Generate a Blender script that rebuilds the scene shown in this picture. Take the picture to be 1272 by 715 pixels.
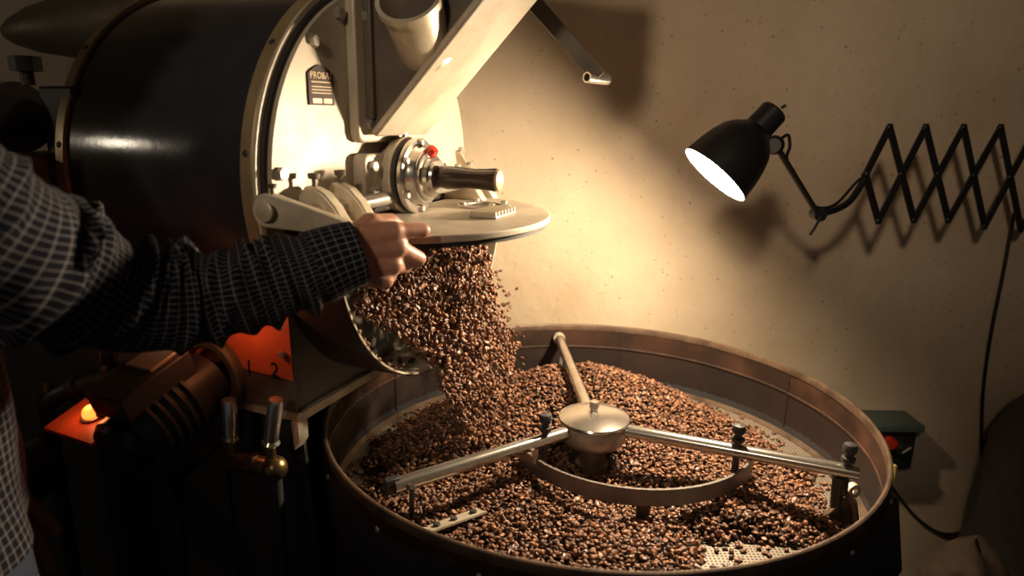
import bpy, bmesh, math, random
import numpy as np
from mathutils import Vector, Matrix
random.seed(7); RNG = np.random.default_rng(7)
for o_ in list(bpy.data.objects): bpy.data.objects.remove(o_, do_unlink=True)
scene = bpy.context.scene
COL = scene.collection

# ------------------------------------------------------------------ camera
F_PX, PITCH, ROLL, CAMZ = 850.0, 0.2507, 0.0168, 1.36
CF = np.array([0, math.cos(PITCH), -math.sin(PITCH)])
_R0 = np.array([1., 0, 0]); _U0 = np.cross(_R0, CF)
CR = math.cos(ROLL)*_R0 + math.sin(ROLL)*_U0
CU = -math.sin(ROLL)*_R0 + math.cos(ROLL)*_U0
CO = np.array([0, 0, CAMZ])
camd = bpy.data.cameras.new('camera'); cam = bpy.data.objects.new('camera', camd); COL.objects.link(cam)
camd.sensor_width = 36; camd.lens = F_PX*36/1272; camd.clip_start = .02
cam.matrix_world = Matrix(((CR[0], CU[0], -CF[0], 0), (CR[1], CU[1], -CF[1], 0), (CR[2], CU[2], -CF[2], CAMZ), (0, 0, 0, 1)))
camd.dof.use_dof = True; camd.dof.focus_distance = 1.12; camd.dof.aperture_fstop = 3.2
scene.camera = cam

# ------------------------------------------------------------------ world, exposure
w = bpy.data.worlds.new('world'); scene.world = w; w.use_nodes = True
w.node_tree.nodes['Background'].inputs[0].default_value = (.92, .93, 1, 1)
w.node_tree.nodes['Background'].inputs[1].default_value = .050
vs = scene.view_settings
vs.view_transform = 'Standard'; vs.look = 'None'; vs.gamma = 1; vs.use_curve_mapping = False; vs.exposure = 0.0
BULB_L = 1750.0        # desk lamp bulb radiance
CEIL_W = 120.0        # ceiling spot
SIDE_W = 4.0          # small lamp at the left end of the room

def lamp(name, kind, loc, power, color, radius, aim=None, size=None, blend=None):
    d = bpy.data.lights.new(name, kind); d.energy = power; d.color = color; d.shadow_soft_size = radius
    if kind == 'SPOT': d.spot_size = size; d.spot_blend = blend
    o = bpy.data.objects.new(name, d); COL.objects.link(o); o.location = loc
    if aim is not None: o.rotation_euler = (Vector(aim)-Vector(loc)).to_track_quat('-Z', 'Y').to_euler()
    return o
lamp('ceiling_spot', 'SPOT', (-.68, -1.52, 2.45), CEIL_W, (1, .80, .58), .11, aim=(.25, 1.65, 1.62), size=math.radians(46), blend=1.0)
lamp('side_bulb', 'POINT', (-2.1, .52, 1.60), SIDE_W, (1, .85, .65), .05)

# ------------------------------------------------------------------ pixel and machine frames
AZ = -0.3876
A = np.array([math.cos(AZ), math.sin(AZ), 0]); S = np.array([A[1], -A[0], 0]); Z = np.array([0, 0, 1.])
D = np.array([-.2115, 1.1011, 1.2624])           # centre of the drum front
T = np.array([.1458, 1.0922, .8785])             # centre of the tray rim
TR, SIEVE = .45, .7389
def ray(x, y): return (x-636)/F_PX*CR - (y-357.5)/F_PX*CU + CF
def onplane(x, y, P, n):
    d = ray(x, y); return CO + d*(((P-CO)@n)/(d@n))
def atz(x, y, z): return onplane(x, y, np.array([0, 0, z]), Z)
def aty(x, y, Y): return onplane(x, y, np.array([0, Y, 0]), np.array([0, 1., 0]))
def W(o, s, z): return D + A*o + S*s + Z*z       # machine frame -> world
def toM(P): q = P-D; return np.array([q@A, q@S, q[2]])
def ato(x, y, o): return toM(onplane(x, y, D+A*o, A))
def ats(x, y, s): return toM(onplane(x, y, D+S*s, S))
def proj(P):
    q = np.asarray(P)-CO; d = q@CF
    return np.stack([636+F_PX*(q@CR)/d, 357.5-F_PX*(q@CU)/d], -1)

# ------------------------------------------------------------------ materials
MATS = {}
def nd(nt, t, **k):
    n = nt.nodes.new(t)
    for a, b in k.items(): setattr(n, a, b)
    return n
def mat(name, col, rough=.5, metal=0.0, var=0.0, vscale=8.0, col2=None, bump=0.0, bscale=60.0, coat=0.0, emit=None, spec=.5, rvar=0.0, contrast=(.35, .65), stretch=None):
    m = bpy.data.materials.new(name); m.use_nodes = True; nt = m.node_tree; p = nt.nodes['Principled BSDF']
    p.inputs['Base Color'].default_value = (*col, 1); p.inputs['Roughness'].default_value = rough
    p.inputs['Metallic'].default_value = metal; p.inputs['Coat Weight'].default_value = coat
    p.inputs['Specular IOR Level'].default_value = spec
    tc = nd(nt, 'ShaderNodeTexCoord'); src = tc.outputs['Object']
    if stretch:
        mp = nd(nt, 'ShaderNodeMapping'); mp.inputs['Scale'].default_value = stretch; nt.links.new(src, mp.inputs[0]); src = mp.outputs[0]
    if col2 is not None:
        n = nd(nt, 'ShaderNodeTexNoise'); n.inputs['Scale'].default_value = vscale; n.inputs['Detail'].default_value = 8; n.inputs['Roughness'].default_value = .65
        r = nd(nt, 'ShaderNodeValToRGB'); r.color_ramp.elements[0].position = contrast[0]; r.color_ramp.elements[1].position = contrast[1]
        r.color_ramp.elements[0].color = (*col, 1); r.color_ramp.elements[1].color = (*col2, 1)
        nt.links.new(src, n.inputs['Vector']); nt.links.new(n.outputs['Fac'], r.inputs[0]); nt.links.new(r.outputs[0], p.inputs['Base Color'])
        if rvar:
            mr = nd(nt, 'ShaderNodeMapRange'); mr.inputs['To Min'].default_value = max(.03, rough-rvar); mr.inputs['To Max'].default_value = min(1, rough+rvar)
            nt.links.new(n.outputs['Fac'], mr.inputs[0]); nt.links.new(mr.outputs[0], p.inputs['Roughness'])
    if bump:
        n = nd(nt, 'ShaderNodeTexNoise'); n.inputs['Scale'].default_value = bscale; n.inputs['Detail'].default_value = 6
        b = nd(nt, 'ShaderNodeBump'); b.inputs['Strength'].default_value = bump; b.inputs['Distance'].default_value = .002
        nt.links.new(src, n.inputs['Vector']); nt.links.new(n.outputs['Fac'], b.inputs['Height']); nt.links.new(b.outputs[0], p.inputs['Normal'])
    if emit: p.inputs['Emission Color'].default_value = (*emit[0], 1); p.inputs['Emission Strength'].default_value = emit[1]
    MATS[name] = m; return m
mat('cream_metal', (.43, .37, .285), .45, .08, col2=(.31, .25, .175), vscale=9, bump=.12, bscale=25, rvar=.12, contrast=(.42, .72))
mat('worn_metal', (.62, .55, .43), .42, .35, col2=(.38, .30, .20), vscale=14, bump=.15, bscale=40, rvar=.12, contrast=(.4, .7))
mat('chrome', (.70, .66, .60), .20, .9, col2=(.48, .43, .37), vscale=18, rvar=.1)
mat('steel', (.52, .48, .43), .34, .7, col2=(.34, .30, .25), vscale=16, rvar=.12)
mat('band_steel', (.20, .175, .155), .42, .5, col2=(.13, .11, .095), vscale=16, rvar=.1)
mat('brass_band', (.36, .275, .16), .38, .45, col2=(.24, .17, .09), vscale=14, rvar=.12)
mat('drum_black', (.020, .020, .024), .14, 0, col2=(.030, .029, .032), vscale=10, bump=.05, bscale=80, rvar=.06, contrast=(.45, .8))
mat('dark_metal', (.027, .027, .028), .5, .3, col2=(.045, .04, .036), vscale=12, bump=.15, bscale=50)
mat('dark_sheet', (.13, .105, .075), .5, .3, col2=(.085, .068, .05), vscale=10, bump=.1, bscale=40)
mat('grey_paint', (.115, .098, .080), .5, .1, col2=(.075, .064, .052), vscale=9, bump=.2, bscale=70)
mat('dark_grey_paint', (.05, .045, .042), .5, .1, col2=(.03, .028, .027), vscale=9, bump=.2, bscale=70)
mat('glow_orange', (.62, .13, .05), .5, 0, col2=(.44, .085, .035), vscale=14, bump=.2, bscale=70)  # orange lamp glow as base colour, for side band and pilot plate
mat('shade_brown', (.060, .034, .026), .6, 0, col2=(.035, .022, .018), vscale=12, bump=.1)  # trough outside: shade and red glow put into the colour
mat('black_plastic', (.012, .012, .013), .4, 0, bump=.06, bscale=120)
mat('lamp_black', (.014, .0135, .014), .36, .1, bump=.04, bscale=90)
mat('lamp_white', (.85, .82, .74), .5)
mat('bulb', (1, .9, .7), .4, emit=((1, .79, .54), BULB_L))
mat('pilot', (1, .2, .04), .2, emit=((1, .10, .014), 6.0))
mat('red_plastic', (.50, .03, .01), .35, coat=.3)
mat('dark_wood', (.013, .007, .005), .28, 0, col2=(.034, .015, .009), vscale=20, stretch=(1, 6, 6), coat=.4)
mat('light_wood', (.42, .27, .15), .5)
mat('plate_brown', (.026, .013, .009), .6, 0, col2=(.05, .027, .018), vscale=40, spec=.2)
mat('plate_print', (.34, .25, .15), .4, .4)
mat('black_ink', (.008, .008, .008), .6)
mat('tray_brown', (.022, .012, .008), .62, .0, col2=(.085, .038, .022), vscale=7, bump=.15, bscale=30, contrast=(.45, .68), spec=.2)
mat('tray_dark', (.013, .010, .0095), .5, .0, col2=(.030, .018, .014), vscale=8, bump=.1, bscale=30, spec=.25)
mat('tray_rim', (.17, .11, .072), .40, .4, col2=(.07, .044, .03), vscale=20, rvar=.1)
mat('tank_black', (.024, .023, .026), .55, .1, col2=(.034, .032, .033), vscale=8)
mat('teal_paint', (.09, .115, .11), .5, 0, col2=(.06, .08, .078), vscale=12)
mat('yellow_plastic', (.62, .47, .13), .45)
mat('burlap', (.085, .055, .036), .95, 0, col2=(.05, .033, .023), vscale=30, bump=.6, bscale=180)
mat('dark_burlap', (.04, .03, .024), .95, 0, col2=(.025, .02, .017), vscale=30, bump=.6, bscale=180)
mat('floor_concrete', (.09, .08, .07), .8, 0, col2=(.055, .05, .045), vscale=4, bump=.3, bscale=30)
mat('ceiling_paint', (.30, .26, .20), .9)
mat('skin', (.50, .25, .165), .48, 0, col2=(.40, .18, .115), vscale=30, bump=.25, bscale=90)
mat('jeans', (.030, .042, .075), .9, 0, col2=(.018, .025, .048), vscale=40, bump=.3, bscale=300)
mat('leather', (.02, .012, .008), .4)
mat('hair_dark', (.02, .013, .009), .6, bump=.5, bscale=200)
mat('dark_fill', (.02, .011, .007), .9)

# wall plaster
def wall_mat():
    m = mat('plaster', (.46, .36, .245), .92); nt = m.node_tree; p = nt.nodes['Principled BSDF']
    p.inputs['Specular IOR Level'].default_value = .15
    tc = nd(nt, 'ShaderNodeTexCoord')
    n1 = nd(nt, 'ShaderNodeTexNoise'); n1.inputs['Scale'].default_value = 2.2; n1.inputs['Detail'].default_value = 7; n1.inputs['Roughness'].default_value = .6
    r = nd(nt, 'ShaderNodeValToRGB'); r.color_ramp.elements[0].position = .3; r.color_ramp.elements[1].position = .72
    r.color_ramp.elements[0].color = (.44, .335, .225, 1); r.color_ramp.elements[1].color = (.64, .52, .385, 1)
    n2 = nd(nt, 'ShaderNodeTexNoise'); n2.inputs['Scale'].default_value = 95; n2.inputs['Detail'].default_value = 2
    r2 = nd(nt, 'ShaderNodeValToRGB'); r2.color_ramp.elements[0].position = .27; r2.color_ramp.elements[1].position = .31
    r2.color_ramp.elements[0].color = (.25, .2, .15, 1); r2.color_ramp.elements[1].color = (1, 1, 1, 1)
    mx = nd(nt, 'ShaderNodeMix', data_type='RGBA', blend_type='MULTIPLY'); mx.inputs[0].default_value = .75
    n3 = nd(nt, 'ShaderNodeTexNoise'); n3.inputs['Scale'].default_value = 28; n3.inputs['Detail'].default_value = 8; n3.inputs['Roughness'].default_value = .55
    b = nd(nt, 'ShaderNodeBump'); b.inputs['Strength'].default_value = .55; b.inputs['Distance'].default_value = .006
    for n in (n1, n2, n3): nt.links.new(tc.outputs['Object'], n.inputs['Vector'])
    nt.links.new(n1.outputs['Fac'], r.inputs[0]); nt.links.new(n2.outputs['Fac'], r2.inputs[0])
    nt.links.new(r.outputs[0], mx.inputs[6]); nt.links.new(r2.outputs[0], mx.inputs[7]); nt.links.new(mx.outputs[2], p.inputs['Base Color'])
    nt.links.new(n3.outputs['Fac'], b.inputs['Height']); nt.links.new(b.outputs[0], p.inputs['Normal'])
wall_mat()
# perforated sieve: round holes 6 mm apart
def sieve_mat():
    m = mat('sieve', (.5, .44, .35), .5, .3); nt = m.node_tree; p = nt.nodes['Principled BSDF']
    tc = nd(nt, 'ShaderNodeTexCoord'); sc = nd(nt, 'ShaderNodeVectorMath', operation='MULTIPLY'); sc.inputs[1].default_value = (165, 165, 0)
    fr = nd(nt, 'ShaderNodeVectorMath', operation='FRACTION'); sb = nd(nt, 'ShaderNodeVectorMath', operation='SUBTRACT'); sb.inputs[1].default_value = (.5, .5, 0)
    ln = nd(nt, 'ShaderNodeVectorMath', operation='LENGTH'); r = nd(nt, 'ShaderNodeValToRGB')
    r.color_ramp.elements[0].position = .24; r.color_ramp.elements[1].position = .34
    r.color_ramp.elements[0].color = (.008, .006, .005, 1); r.color_ramp.elements[1].color = (.27, .22, .17, 1)
    L = nt.links.new; L(tc.outputs['Object'], sc.inputs[0]); L(sc.outputs[0], fr.inputs[0]); L(fr.outputs[0], sb.inputs[0]); L(sb.outputs[0], ln.inputs[0])
    L(ln.outputs['Value'], r.inputs[0]); L(r.outputs[0], p.inputs['Base Color'])
sieve_mat()
# plaid cotton on UVs in metres
def plaid_mat():
    m = mat('plaid', (.01, .01, .015), .95); nt = m.node_tree; p = nt.nodes['Principled BSDF']; L = nt.links.new
    p.inputs['Specular IOR Level'].default_value = .1
    uv = nd(nt, 'ShaderNodeUVMap'); sp = nd(nt, 'ShaderNodeSeparateXYZ'); L(uv.outputs[0], sp.inputs[0])
    def lines(src, period, width):
        a = nd(nt, 'ShaderNodeMath', operation='MULTIPLY'); a.inputs[1].default_value = 1/period; L(src, a.inputs[0])
        b = nd(nt, 'ShaderNodeMath', operation='FRACT'); L(a.outputs[0], b.inputs[0])
        c = nd(nt, 'ShaderNodeMath', operation='SUBTRACT'); c.inputs[1].default_value = .5; L(b.outputs[0], c.inputs[0])
        d = nd(nt, 'ShaderNodeMath', operation='ABSOLUTE'); L(c.outputs[0], d.inputs[0])
        e = nd(nt, 'ShaderNodeMapRange'); e.inputs['From Min'].default_value = width*1.6; e.inputs['From Max'].default_value = width*.6; L(d.outputs[0], e.inputs[0])
        return e.outputs[0]
    def add(x, y):
        a = nd(nt, 'ShaderNodeMath', operation='ADD'); a.use_clamp = False; L(x, a.inputs[0]); L(y, a.inputs[1]); return a.outputs[0]
    def half(x):
        a = nd(nt, 'ShaderNodeMath', operation='MULTIPLY'); a.inputs[1].default_value = .75; L(x, a.inputs[0]); return a.outputs[0]
    tot = add(half(lines(sp.outputs[0], .0095, .048)), lines(sp.outputs[1], .0092, .052))
    h = nd(nt, 'ShaderNodeMath', operation='MULTIPLY'); h.inputs[1].default_value = .55; L(tot, h.inputs[0])
    mx = nd(nt, 'ShaderNodeMix', data_type='RGBA'); mx.inputs[6].default_value = (.0085, .0085, .014, 1); mx.inputs[7].default_value = (.29, .275, .275, 1)
    L(h.outputs[0], mx.inputs[0]); L(mx.outputs[2], p.inputs['Base Color'])
    n = nd(nt, 'ShaderNodeTexNoise'); n.inputs['Scale'].default_value = 900; b = nd(nt, 'ShaderNodeBump'); b.inputs['Strength'].default_value = .2; b.inputs['Distance'].default_value = .0005
    tc = nd(nt, 'ShaderNodeTexCoord'); L(tc.outputs['Object'], n.inputs['Vector']); L(n.outputs['Fac'], b.inputs['Height']); L(b.outputs[0], p.inputs['Normal'])
plaid_mat()
def bean_mat(name, attr):
    m = mat(name, (.1, .04, .02), .46, coat=.08); nt = m.node_tree; p = nt.nodes['Principled BSDF']
    if attr: n = nd(nt, 'ShaderNodeAttribute', attribute_name='shade'); out = n.outputs['Fac']
    else: n = nd(nt, 'ShaderNodeObjectInfo'); out = n.outputs['Random']
    r = nd(nt, 'ShaderNodeValToRGB'); r.color_ramp.elements[0].color = (.050, .021, .011, 1); r.color_ramp.elements[1].color = (.36, .165, .080, 1)
    e = r.color_ramp.elements.new(.55); e.color = (.145, .062, .031, 1)
    nt.links.new(out, r.inputs[0]); nt.links.new(r.outputs[0], p.inputs['Base Color'])
bean_mat('bean', False); bean_mat('bean_many', True)

# ------------------------------------------------------------------ mesh builder
def unit(v): v = np.asarray(v, float); return v/np.linalg.norm(v)
def frame(axis):
    a = unit(axis); h = np.array([0, 0, 1.]) if abs(a[2]) < .9 else np.array([1., 0, 0])
    u = unit(np.cross(h, a)); return u, np.cross(a, u), a
class MB:
    def __init__(s): s.v = []; s.f = []; s.uv = None
    def add(s, V, Fc):
        n = len(s.v); s.v += [tuple(map(float, q)) for q in V]; s.f += [tuple(i+n for i in q) for q in Fc]; return s
    def box(s, c, a, b, d):                        # half vectors
        c, a, b, d = (np.asarray(q, float) for q in (c, a, b, d))
        V = [c+i*a+j*b+k*d for k in (-1, 1) for j in (-1, 1) for i in (-1, 1)]
        return s.add(V, [(0, 2, 3, 1), (4, 5, 7, 6), (0, 1, 5, 4), (2, 6, 7, 3), (0, 4, 6, 2), (1, 3, 7, 5)])
    def mbox(s, o0, o1, s0, s1, z0, z1):           # box in the machine frame
        return s.box(W((o0+o1)/2, (s0+s1)/2, (z0+z1)/2), A*(o1-o0)/2, S*(s1-s0)/2, Z*(z1-z0)/2)
    def wbox(s, x0, x1, y0, y1, z0, z1):
        return s.box(((x0+x1)/2, (y0+y1)/2, (z0+z1)/2), ((x1-x0)/2, 0, 0), (0, (y1-y0)/2, 0), (0, 0, (z1-z0)/2))
    def lathe(s, c, axis, prof, n=32, closed=False):
        c = np.asarray(c, float); u, v, a = frame(axis); V = []; Fc = []
        for h, r in prof:
            for k in range(n):
                t = 2*math.pi*k/n; V.append(c+a*h+(u*math.cos(t)+v*math.sin(t))*r)
        m = len(prof)
        for i in range(m if closed else m-1):
            j = (i+1) % m
            for k in range(n):
                l = (k+1) % n; Fc.append((i*n+k, i*n+l, j*n+l, j*n+k))
        if not closed:
            if prof[0][1] > 1e-6: Fc.append(tuple(range(n-1, -1, -1)))
            if prof[-1][1] > 1e-6: Fc.append(tuple((m-1)*n+k for k in range(n)))
        return s.add(V, Fc)
    def cyl(s, p, q, r, n=20, r2=None):
        p = np.asarray(p, float); q = np.asarray(q, float); h = np.linalg.norm(q-p)
        return s.lathe(p, q-p, [(0, r), (h, r if r2 is None else r2)], n)
    def sphere(s, c, r, n=16, m=10, sc=(1, 1, 1)):
        c = np.asarray(c, float); V = []; Fc = []
        for i in range(m+1):
            t = math.pi*i/m
            for k in range(n):
                p = 2*math.pi*k/n; V.append(c+np.array([math.sin(t)*math.cos(p)*sc[0], math.sin(t)*math.sin(p)*sc[1], math.cos(t)*sc[2]])*r)
        for i in range(m):
            for k in range(n):
                l = (k+1) % n; Fc.append((i*n+k, (i+1)*n+k, (i+1)*n+l, i*n+l))
        return s.add(V, Fc)
    def tube(s, pts, r, n=12, sub=0):
        P = smooth_path(pts, sub) if sub else np.asarray(pts, float)
        rs = np.full(len(P), r) if np.isscalar(r) else np.interp(np.linspace(0, 1, len(P)), np.linspace(0, 1, len(r)), r)
        tang = np.gradient(P, axis=0); u, v, _ = frame(tang[0]); V = []; Fc = []
        for i, (c, t) in enumerate(zip(P, tang)):
            t = unit(t); u = unit(u-t*(u@t)); v = np.cross(t, u)
            for k in range(n):
                g = 2*math.pi*k/n; V.append(c+(u*math.cos(g)+v*math.sin(g))*rs[i])
        for i in range(len(P)-1):
            for k in range(n):
                l = (k+1) % n; Fc.append((i*n+k, i*n+l, (i+1)*n+l, (i+1)*n+k))
        Fc += [tuple(range(n-1, -1, -1)), tuple((len(P)-1)*n+k for k in range(n))]
        return s.add(V, Fc)
    def prism(s, poly, vec):
        P = [np.asarray(q, float) for q in poly]; n = len(P); vec = np.asarray(vec, float)
        return s.add(P+[q+vec for q in P], [tuple(range(n-1, -1, -1)), tuple(range(n, 2*n))]+[(i, (i+1) % n, n+(i+1) % n, n+i) for i in range(n)])
def smooth_path(pts, sub):
    P = np.asarray(pts, float); Q = np.vstack([2*P[0]-P[1], P, 2*P[-1]-P[-2]]); out = []
    for i in range(1, len(Q)-2):
        for k in range(sub):
            t = k/sub; a, b, c, d = Q[i-1:i+3]
            out.append(.5*(2*b+(c-a)*t+(2*a-5*b+4*c-d)*t*t+(3*b-a-3*c+d)*t**3))
    out.append(P[-1]); return np.array(out)

LOC = {}
def thing(name, loc, label, cat, group=None):
    o = bpy.data.objects.new(name, None); COL.objects.link(o); o.location = Vector([float(q) for q in loc]); o.empty_display_size = .05
    LOC[o.name] = np.asarray(loc, float); tag(o, label, cat, group); return o
def tag(o, label=None, cat=None, group=None, kind=None):
    if label: o['label'] = label
    if cat: o['category'] = cat
    if group: o['group'] = group
    if kind: o['kind'] = kind
    return o
def finish(me, smooth):
    bm = bmesh.new(); bm.from_mesh(me); bmesh.ops.recalc_face_normals(bm, faces=bm.faces); bm.to_mesh(me); bm.free()
    if smooth:
        me.polygons.foreach_set('use_smooth', [True]*len(me.polygons)); me.set_sharp_from_angle(angle=math.radians(smooth))
def obj(name, mb, m, parent=None, smooth=35, bevel=0, label=None, base=False):
    V = np.array(mb.v); c = (V.min(0)+V.max(0))/2
    if base: c[2] = V[:, 2].min()
    me = bpy.data.meshes.new(name); me.from_pydata([tuple(q) for q in V-c], [], mb.f)
    if mb.uv is not None:
        lay = me.uv_layers.new(name='UVMap'); lay.data.foreach_set('uv', np.array(mb.uv, dtype=np.float32).ravel())
    finish(me, smooth) if mb.uv is None else [me.polygons.foreach_set('use_smooth', [True]*len(me.polygons))]
    me.materials.append(MATS[m])
    o = bpy.data.objects.new(name, me); COL.objects.link(o); LOC[o.name] = c
    if parent is not None: o.parent = parent; o.location = Vector([float(q) for q in c-LOC[parent.name]])
    else: o.location = Vector([float(q) for q in c])
    if bevel:
        b = o.modifiers.new('bevel', 'BEVEL'); b.width = bevel; b.segments = 2; b.limit_method = 'ANGLE'; b.angle_limit = math.radians(40)
    if label: o['label'] = label
    return o
def lmesh(name, mb, m, smooth=35):
    me = bpy.data.meshes.new(name); me.from_pydata(mb.v, [], mb.f); finish(me, smooth); me.materials.append(MATS[m]); return me
def put(name, me, parent, loc, axis=(0, 0, 1), spin=0.0, scale=1.0):
    o = bpy.data.objects.new(name, me); COL.objects.link(o); o.parent = parent; loc = np.asarray(loc, float)
    u, v, a = frame(axis); R = Matrix([(u[i], v[i], a[i]) for i in range(3)]) @ Matrix.Rotation(spin, 3, 'Z')
    o.matrix_local = Matrix.Translation(Vector([float(q) for q in loc-LOC[parent.name]])) @ (R*scale).to_4x4(); LOC[o.name] = loc; return o
def text(name, s, size, loc, right, up, m, parent, depth=.0006):
    cu = bpy.data.curves.new('tmp', 'FONT'); cu.body = s; cu.size = size; cu.extrude = depth; cu.align_x = 'CENTER'; cu.align_y = 'CENTER'; cu.resolution_u = 2
    t = bpy.data.objects.new('tmp', cu); COL.objects.link(t); bpy.context.view_layer.update()
    me = bpy.data.meshes.new_from_object(t.evaluated_get(bpy.context.evaluated_depsgraph_get())); bpy.data.objects.remove(t, do_unlink=True)
    me.materials.clear(); me.materials.append(MATS[m])
    o = bpy.data.objects.new(name, me); COL.objects.link(o); o.parent = parent
    r = unit(right); u = unit(up); n = np.cross(r, u); loc = np.asarray(loc, float)
    o.matrix_local = Matrix.Translation(Vector([float(q) for q in loc-LOC[parent.name]])) @ Matrix([(r[i], u[i], n[i]) for i in range(3)]).to_4x4()
    return o
HEX = lmesh('hex_bolt', MB().lathe((0, 0, 0), (0, 0, 1), [(-.002, .0085), (.007, .0085), (.008, .0075), (.008, 0)], 6), 'steel', 20)
HEX_S = lmesh('small_hex', MB().lathe((0, 0, 0), (0, 0, 1), [(-.002, .0055), (.005, .0055), (.006, .0045), (.006, 0)], 6), 'steel', 20)
SCREW = lmesh('slot_screw', MB().lathe((0, 0, 0), (0, 0, 1), [(-.001, .0048), (.0008, .0045), (.0016, .003), (.0016, 0)], 12), 'dark_metal', 40)
THUMB = lmesh('thumb_screw', MB().lathe((0, 0, 0), (0, 0, 1), [(-.004, .003), (.008, .003), (.009, .0075), (.015, .0085), (.016, .007), (.016, 0)], 14), 'dark_sheet', 30)

# ================================================================== the room
o = obj('wall_back', MB().wbox(-3.2, 3.2, 1.65, 1.8, 0, 2.75), 'plaster', smooth=0); o['kind'] = 'structure'
for nm, x_ in (('wall_left', -3.35), ('wall_right', 3.2)):
    o = obj(nm, MB().wbox(x_, x_+.15, -2.6, 1.8, 0, 2.75), 'plaster', smooth=0); o['kind'] = 'structure'
o = obj('floor', MB().wbox(-3.2, 3.2, -2.6, 1.8, -.1, 0), 'floor_concrete', smooth=0); o['kind'] = 'structure'
o = obj('ceiling', MB().wbox(-3.2, 3.2, -2.6, 1.8, 2.75, 2.85), 'ceiling_paint', smooth=0); o['kind'] = 'structure'

# ================================================================== roaster
ro = thing('coffee_roaster', W(-.2, 0, 0)*np.array([1, 1, 0]), 'large black drum coffee roaster with cream front plate, pouring beans', 'coffee roaster')
obj('drum_shell', MB().lathe(D, A, [(-.349, 0), (-.349, .2775), (-.015, .2775), (-.015, 0)], 128), 'drum_black', ro)
rb = obj('rear_band', MB().lathe(D, A, [(-.354, .270), (-.354, .2815), (-.352, .283), (-.337, .283), (-.335, .2815), (-.335, .270)], 128, True), 'brass_band', ro)
ff = obj('front_flange', MB().lathe(D, A, [(-.021, .24), (-.021, .2815), (-.019, .283), (-.003, .283), (-.001, .2815), (-.001, .24)], 128, True), 'brass_band', ro)
obj('flange_lip', MB().lathe(D, A, [(-.001, .2745), (-.001, .2815), (.0035, .2815), (.0035, .2745)], 128, True), 'cream_metal', ro)
for t in range(12):
    g = math.radians(9+30*t); n_ = S*math.cos(g)+Z*math.sin(g)
    put('screw', SCREW, ff, D-A*.011+n_*.2828, n_, random.random()*6); put('screw', SCREW, rb, D-A*.3445+n_*.2828, n_, random.random()*6)
ZD = -.048                                             # lower edge of the plate = hinge line
def segment_disc(r, o0, o1, zc):
    t0 = math.asin(zc/r); P = []
    for k in range(97):
        t = t0+(math.pi-2*t0)*k/96; P.append(W(o0, r*math.cos(t), r*math.sin(t)))
    return MB().prism(P, A*(o1-o0))
obj('plate_side_shade', segment_disc(.2735, -.001, .0085, ZD), 'dark_metal', ro)  # dark disc behind the plate, standing in for its shaded side
fp = obj('face_plate', segment_disc(.2676, .0085, .0155, ZD), 'cream_metal', ro, bevel=.0012)
for s_, z_ in [(.1751, .1835), (.2525, .0188), (.1172, .2238), (-.175, .1835), (-.246, .025), (-.117, .224)]:
    put('bolt', HEX, fp, W(.0155, s_, z_), A, random.random())
# nameplate
def arch(s0, s1, z0, z1, rise, o0, o1):
    P = [W(o0, s0, z0), W(o0, s0, z1)]
    for k in range(1, 12): P.append(W(o0, s0+(s1-s0)*k/12, z1+rise*math.sin(math.pi*k/12)))
    P += [W(o0, s1, z1), W(o0, s1, z0)]; return MB().prism(P, A*(o1-o0))
np_ = obj('nameplate', arch(.190, .137, .103, .143, .011, .0155, .018), 'plate_brown', ro, label='small dark brown metal nameplate with arched top')
text('lettering', 'PROBAT', .0125, W(.0183, .1635, .1405), -S, Z, 'plate_print', np_)
for z_, h_ in ((.1325, .0012), (.1265, .0009), (.1225, .0009), (.1185, .0009)): obj('engraved_line', MB().mbox(.018, .0184, .143, .184, z_-h_/2, z_+h_/2), 'plate_print', np_)
for s0, s1 in ((.1645, .183), (.143, .160)): obj('stamped_field', MB().mbox(.018, .0185, s0, s1, .1055, .1115), 'plate_print', np_)
# bearing housing on the axis, with sampler handle
bh = obj('bearing_housing', MB().lathe(D, A, [(.0155, .046), (.030, .049), (.034, .056), (.036, .0585), (.050, .0595), (.052, .058), (.052, 0)], 48), 'worn_metal', ro)
for sg in (1, -1):
    P = []
    for cs, cz, t0 in ((.094, .026, 0), (.094, -.026, -90)):
        pass
    ear = [(.045, .036), (.088, .036), (.096, .033), (.100, .026), (.100, -.026), (.096, -.033), (.088, -.036), (.045, -.036)]
    e = obj('bearing_ear', MB().prism([W(.0155, sg*a_, b_) for a_, b_ in ear], A*.022), 'cream_metal', ro, bevel=.003)
    for z_ in (.018, -.018): put('bolt', HEX, e, W(.0375, sg*.082, z_), A, random.random())
obj('oil_ring', MB().lathe(D, A, [(.052, .0545), (.058, .0545), (.058, .050), (.062, .050), (.062, 0)], 48), 'dark_metal', ro)
gl = obj('gland_cover', MB().lathe(D, A, [(.062, .0565), (.064, .058), (.069, .058), (.071, .056), (.072, .047), (.075, .045), (.083, .043), (.085, .041), (.085, 0)], 48), 'chrome', ro)
for t in range(6):
    g = math.radians(30+60*t); put('bolt', HEX_S, gl, W(.071, .051*math.cos(g), .051*math.sin(g)), A)
obj('packing_nut', MB().lathe(D, A, [(.085, .037), (.090, .037), (.092, .031), (.098, .030), (.100, .026), (.104, .0245), (.104, 0)], 40), 'chrome', ro)
sh = obj('sampler_handle', MB().lathe(D, A, [(.102, .013), (.106, .0165), (.118, .018), (.136, .0172), (.160, .0150), (.185, .0160), (.198, .0172), (.203, .0165), (.203, 0)], 28), 'dark_wood', ro, label='dark turned wooden sampler handle')
obj('handle_tip', MB().lathe(D, A, [(.2025, .0160), (.206, .0145), (.209, .0085), (.2095, 0)], 24), 'light_wood', sh)
q = ato(530, 184, .082)
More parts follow.
